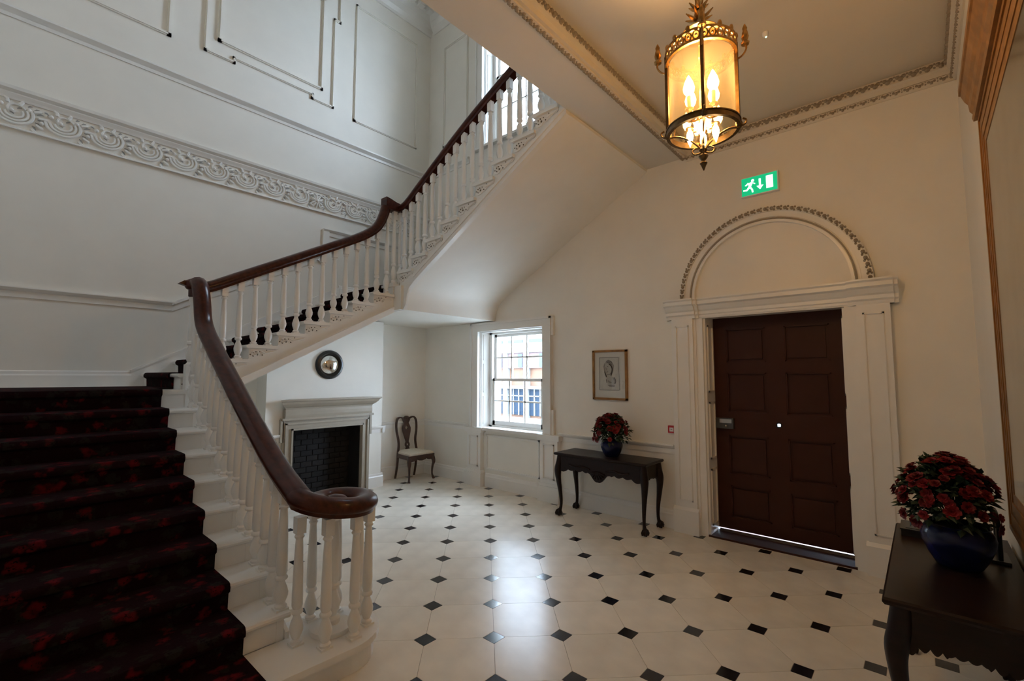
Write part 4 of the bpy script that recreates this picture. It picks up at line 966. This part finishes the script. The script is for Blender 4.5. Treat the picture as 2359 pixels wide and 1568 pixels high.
# ------------------------------------------------------------------ flower pots
def leaf_mb(m, base, dirv, L, wid):
    d = Vector(dirv).normalized(); s = d.cross(Vector((0, 0, 1)))
    s = s.normalized() if s.length > .05 else Vector((1, 0, 0)); b_ = Vector(base); dr = Vector((0, 0, -L*.18))
    m.add([b_, b_+d*L*.45+s*wid, b_+d*L*.45-s*wid, b_+d*L+dr, b_+d*L*.5+Vector((0, 0, .01))], [(0, 1, 4), (0, 4, 2), (1, 3, 4), (4, 3, 2)])
flp = [None]
def flower_pot(loc, R, Hp, spread, hgt, label, nfl, seed, fs=1.0, lean=(0, 0)):
    rnd = random.Random(seed)
    r = empty('flower_pot', loc, label, 'plant', 'potted red flowers'); L = Vector(loc)
    MB().lathe([(R*.55, 0), (R*.62, .006), (R*.80, Hp*.25), (R*.97, Hp*.55), (R, Hp*.70), (R*.93, Hp*.86), (R*.84, Hp*.93), (R*.90, Hp), (R*.82, Hp), (R*.80, Hp*.8)], L, 32).build('pot', BLUE, r, True)
    MB().lathe([(R*.80, Hp*.84), (.001, Hp*.88)], L, 20).build('soil', mat('soil', (.02, .014, .010), .9), r)
    def pt(rad):
        a = rnd.random()*2*pi; e_ = rnd.random()**.6*1.95-.50
        v = Vector((math.cos(a)*math.cos(e_)*spread, math.sin(a)*math.cos(e_)*spread, math.sin(e_)*hgt))
        return L+Vector((lean[0], lean[1], Hp+.04))+v*rad+Vector((0, 0, .03)), v
    m = MB()
    for k in range(900):
        p_, v = pt(.35+.62*rnd.random()); leaf_mb(m, p_, v+Vector((rnd.uniform(-.2, .2), rnd.uniform(-.2, .2), rnd.uniform(-.1, .12))), .042+.025*rnd.random(), .017)
    for k in range(60):
        p_, v = pt(.8); m.tube([L+Vector((0, 0, Hp*.85)), L+Vector((0, 0, Hp))*.5+p_*.5-L*.5 if False else (L+Vector((0, 0, Hp))+p_)/2, p_], .0022, 4)
    fo = m.build('foliage', LEAF, r); fo['kind'] = 'stuff'
    for k in range(nfl):
        p_, v = pt(.92+.16*rnd.random())
        if flp[0] is None:
            f = MB()
            for ringk, (n, tilt, ln_, wd) in enumerate(((6, .25, .040, .019), (5, .75, .034, .016), (4, 1.15, .026, .012))):
                for j in range(n):
                    a = 2*pi*j/n+ringk*.5; d = Vector((math.cos(a)*math.cos(tilt), math.sin(a)*math.cos(tilt), math.sin(tilt))); s = Vector((-math.sin(a), math.cos(a), 0))
                    f.add([Vector((0, 0, 0)), d*ln_*.6+s*wd, d*ln_+s*wd*.5+Vector((0, 0, -.004)), d*ln_-s*wd*.5+Vector((0, 0, -.004)), d*ln_*.6-s*wd, d*ln_*.6+Vector((0, 0, -.006))], [(0, 1, 5), (1, 2, 5), (2, 3, 5), (3, 4, 5), (4, 0, 5)])
            flp[0] = f.build('bloom', PETAL, r, False, origin=(0, 0, 0)); o = flp[0]; o.location = p_-L
        else: o = inst(flp[0], 'bloom', p_, r)
        o.rotation_euler = (v+Vector((0, 0, .04))).to_track_quat('Z', 'Y').to_euler(); s = fs*(.8+.5*rnd.random()); o.scale = (s, s, s)
    return r
flower_pot((4.76, 2.70, TH+.001), .125, .185, .20, .21, 'blue pot of red flowers on the console table under the drawing', 95, 3, .80)
flower_pot((3.16, -.085, TH+.001), .138, .20, .185, .235, 'large blue pot of red flowers on the corner console table', 130, 5, .68, (.02, .035))
tr = empty('black_tray', (3.62, -.10, TH+.001), 'low black box behind the large flower pot at the far end of the corner table', 'box')
q = MB(); q.prism([(3.54, -.02), (3.74, -.02), (3.74, .14), (3.54, .14)], 'z', TH+.001, TH+.035); q.prism([(3.535, -.025), (3.745, -.025), (3.745, .145), (3.535, .145)], 'z', TH+.035, TH+.042); q.build('box_body', BLACK, tr)
q = MB(); q.box(3.56, 3.72, .0, .12, TH+.042, TH+.045); q.build('lid_panel', DSTEEL, tr)
st_ = empty('black_card_stand', (3.41, -.24, TH+.001), 'black round topped stand between the large flower pot and the mirror', 'stand')
q = MB(); pth = smoothpath([(3.34, -.24, TH+.01), (3.34, -.24, TH+.18), (3.34, -.235, TH+.225), (3.41, -.235, TH+.24), (3.48, -.235, TH+.225), (3.48, -.24, TH+.18), (3.48, -.24, TH+.01)], 2)
q.tube(pth, .010, 8, up0=Vector((0, 1, 0))); q.box(3.32, 3.50, -.275, -.20, TH+.001, TH+.014); q.build('stand_frame', BLACK, st_, True)
MB().box(3.355, 3.465, -.242, -.236, TH+.014, TH+.19).build('card', mat('olive_card', (.10, .10, .07), .6), st_)

# ------------------------------------------------------------------ tall gilt mirror on wall_front
gm = empty('pier_mirror', (2.6, YC, .88), 'tall gilt framed mirror with projecting cornice on the right hand wall', 'mirror')
mx0, mx1, mz0, mz1 = 1.75, 3.42, .90, 3.02
q = MB(); fw_ = .20
for (x0_, x1_, za, zb) in ((mx0, mx0+fw_, mz0, mz1), (mx1-fw_, mx1, mz0, mz1), (mx0+fw_, mx1-fw_, mz0, mz0+fw_), (mx0+fw_, mx1-fw_, mz1-fw_, mz1)): q.box(x0_, x1_, YC+.001, YC+.03, za, zb)
q.build('mirror_frame', GILT, gm)
for k_, (o_, d_) in enumerate(((.0, .036), (.06, .033), (.13, .034))):      # raised fillets round the frame
    q = MB(); a_, b_, c_2, d_2 = mx0+o_, mx1-o_, mz0+o_, mz1-o_; t_ = .025
    for (x0_, x1_, za, zb) in ((a_, a_+t_, c_2, d_2), (b_-t_, b_, c_2, d_2), (a_+t_, b_-t_, c_2, c_2+t_), (a_+t_, b_-t_, d_2-t_, d_2)): q.box(x0_, x1_, YC+.03, YC+d_, za, zb)
    q.build('frame_fillet', GILT, gm)
MB().box(mx0+fw_, mx1-fw_, YC+.001, YC+.028, mz0+fw_, mz1-fw_).build('mirror_glass', OLDMIR, gm)
q = MB(); cp_ = [(YC+.001, mz1), (YC+.05, mz1), (YC+.055, mz1+.02), (YC+.05, mz1+.04), (YC+.062, mz1+.06), (YC+.066, mz1+.10), (YC+.078, mz1+.12), (YC+.092, mz1+.16), (YC+.10, mz1+.165), (YC+.10, mz1+.20), (YC+.001, mz1+.20)]
P0 = []; P1_ = []
for (yy, z) in cp_:
    d = yy-YC; P0.append((mx0-d, yy, z)); P1_.append((mx1+.012+d*.15, yy, z))
k = len(cp_); q.add(P0+P1_, [(i, (i+1)%k, k+(i+1)%k, k+i)[::-1] for i in range(k)]+[tuple(range(k)), tuple(range(k, 2*k))[::-1]]); q.build('mirror_cornice', GILT, gm)

# ------------------------------------------------------------------ chair
ch = empty('side_chair', (4.62, 6.22, 0), 'dark carved side chair with vase shaped splat and cream seat in the corner', 'chair')
cx_, fy, by = 4.625, 6.00, 6.40; SH = .415
def trap(ins, z): return [(cx_-.245+ins, fy+ins, z), (cx_+.245-ins, fy+ins, z), (cx_+.20-ins, by, z), (cx_-.20+ins, by, z)]
q = MB(); A, B = trap(0, SH-.075), trap(0, SH-.01); q.add(A+B, [(3, 2, 1, 0), (4, 5, 6, 7)]+[(i, (i+1)%4, 4+(i+1)%4, 4+i) for i in range(4)])
for k in range(13):
    u = -.18+.03*k; q.box(cx_+u-.015, cx_+u+.015, fy+.001, fy+.02, SH-.075-.022*abs(math.cos(u*18)), SH-.07)
q.build('seat_rail', CHAIRW, ch)
q = MB(); lv = [trap(.012, SH-.012), trap(.012, SH+.012), trap(.03, SH+.030), trap(.07, SH+.042)]
vs = [v for l in lv for v in l]; q.add(vs, [(k*4+i, k*4+(i+1)%4, (k+1)*4+(i+1)%4, (k+1)*4+i) for k in range(3) for i in range(4)]+[(12, 13, 14, 15), (3, 2, 1, 0)]); q.build('seat', SEAT, ch, True)
for sg in (-1, 1):
    x0_ = cx_+sg*.225
    tab = [(SH-.02, -.012, .030), (SH-.09, .012, .034), (SH-.15, .022, .028), (.22, .004, .019), (.10, -.006, .014), (.045, .004, .016), (.012, .022, .022), (.001, .026, .022)]
    sp = smoothpath([(x0_+sg*o*.7, fy+.025-o*.8, z) for z, o, rr in tab], 2); tt = sorted((z, rr) for z, o, rr in tab)
    MB().tube(sp, 1, 10, scale=[lerp(tt, p_.z) for p_ in sp], up0=Vector((0, 1, 0))).build('leg', CHAIRW, ch, True)
    tab = [(.001, .06, .017), (.10, .03, .018), (.25, .0, .02), (SH, -.01, .021)]
    sp = smoothpath([(cx_+sg*.185, by+.0+o*.9, z) for z, o, rr in tab], 2); tt = [(z, rr) for z, o, rr in tab]
    MB().tube(sp, 1, 8, scale=[lerp(tt, p_.z) for p_ in sp], up0=Vector((0, 1, 0))).build('leg', CHAIRW, ch, True)
    tab = [(SH, .185, 0), (.52, .165, .01), (.62, .165, .025), (.74, .195, .035), (.86, .20, .045), (.94, .185, .05), (.975, .14, .053), (.965, .09, .053), (.95, .07, .053)]
    MB().sweep(smoothpath([(cx_+sg*a, by-.01+c, z) for z, a, c in tab], 2), [(-.011, -.018), (.011, -.018), (.011, .018), (-.011, .018)], up0=Vector((0, 1, 0))).build('back_stile', CHAIRW, ch, True)
half = [(.050, SH), (.045, SH+.03), (.028, SH+.07), (.045, SH+.10), (.042, SH+.13), (.026, SH+.16), (.045, SH+.22), (.075, SH+.32), (.082, SH+.38), (.060, SH+.43), (.045, SH+.46), (.062, SH+.49), (.075, SH+.52), (.055, SH+.555), (.02, SH+.575)]
q = MB(); hz = SH+.385
def splat_piece(pl): q.v += []; 
yb = lambda z: by-.012+.055*min(1, (z-SH)/.45)
hl = .022
N = 40
zs = [SH+.575*k/N for k in range(N+1)]; tabh = [(z, h) for h, z in half]
for k in range(N):
    za, zb = zs[k], zs[k+1]; ha, hb = lerp(tabh, za), lerp(tabh, zb); zm = (za+zb)/2
    g = math.sqrt(max(0, .028**2-(zm-hz)**2)) if abs(zm-hz) < .028 else 0
    g2 = math.sqrt(max(0, .016**2-(zm-SH-.115)**2)) if abs(zm-SH-.115) < .016 else 0
    g = max(g, g2)
    segs = [(-1, 1)] if g == 0 else [(-1, -g), (g, 1)]
    for s0, s1 in segs:
        def X(s, h): return cx_+(s*h if abs(s) == 1 else s)
        f, t_ = -.009, .009
        q.add([(X(s0, ha), yb(za)+f, za), (X(s1, ha), yb(za)+f, za), (X(s1, ha), yb(za)+t_, za), (X(s0, ha), yb(za)+t_, za), (X(s0, hb), yb(zb)+f, zb), (X(s1, hb), yb(zb)+f, zb), (X(s1, hb), yb(zb)+t_, zb), (X(s0, hb), yb(zb)+t_, zb)],
              [(3, 2, 1, 0), (4, 5, 6, 7), (0, 1, 5, 4), (1, 2, 6, 5), (2, 3, 7, 6), (3, 0, 4, 7)])
q.build('splat', CHAIRW, ch)
q = MB(); q.ball((cx_, by+.04, .965), .05, 10, 6, .55, 1, .35)
for sg in (-1, 1): q.ball((cx_+sg*.045, by+.04, .945), .03, 8, 5, .8, 1, .4)
q.build('crest_carving', CHAIRW, ch, True)

# ------------------------------------------------------------------ outside
gr = MB().box(5.55, 60, -30, 60, -.80, -.70).build('street', mat('pale_paving', (.30, .30, .29), .8, noise=.1, nscale=2)); tag(gr, 'pale street outside the window', kind='structure')
sp_ = MB().box(5.55, 6.6, .1, 2.2, -.70, -.02).build('doorstep', mat('step_stone', (.55, .54, .52), .7)); tag(sp_, 'stone step outside the front door', kind='structure')
BRK = mat('orange_brick', (.105, .052, .028), .8, noise=.15, nscale=3); PINK = mat('pink_render', (.10, .062, .06), .8); PALE = mat('pale_stone_facade', (.16, .16, .155), .7); SHOP = mat('shop_glass', (.012, .02, .032), .6, spec=.1); SKYW = mat('sky_blue_glass', (.05, .075, .10), .5, spec=.1)
bd = empty('office_building', (20, 17, -.7), 'orange brick and white building across the street through the window', 'building')
FX = 20
MB().box(FX+.3, FX+8, 4, 34, -.7, 9.0).build('wall', BRK, bd)
MB().box(FX+.05, FX+.3, 4, 34, 3.05, 9.0).build('upper_facade', PALE, bd)
MB().box(FX, FX+.3, 4, 34, .93, 1.10).build('sill_band', PALE, bd)
MB().box(FX, FX+.3, 4, 34, 2.98, 3.10).build('storey_band', PALE, bd)
yy = 4.3; k = 0
while yy < 33:
    MB().box(FX+.05, FX+.3, yy-.16, yy+.16, -.7, 3.0).build('pier', PALE, bd)
    f = MB().box(FX+.20, FX+.28, yy+.18, yy+1.40, -.55, .92).build('shop_window', SHOP, bd)
    g = MB()
    for j in (1, 2): g.box(FX+.14, FX+.22, yy+.18+j*.41-.03, yy+.18+j*.41+.03, -.55, .92)
    g.box(FX+.14, FX+.22, yy+.18, yy+1.40, .50, .56); g.build('mullion', PALE, f)
    MB().box(FX+.15, FX+.3, yy+.18, yy+1.40, 2.1, 2.97).build('render_panel', PINK, bd)
    w_ = MB().box(FX+.10, FX+.2, yy+.30, yy+.62, 2.15, 2.90).build('window', SKYW, bd)
    MB().box(FX+.0, FX+.10, yy+.2, yy+1.3, 3.55, 3.72).build('window', SKYW, bd)
    yy += 1.56; k += 1
MB().box(FX-.1, FX+8.1, 3.9, 34.1, 9.0, 9.3).build('parapet', PALE, bd)
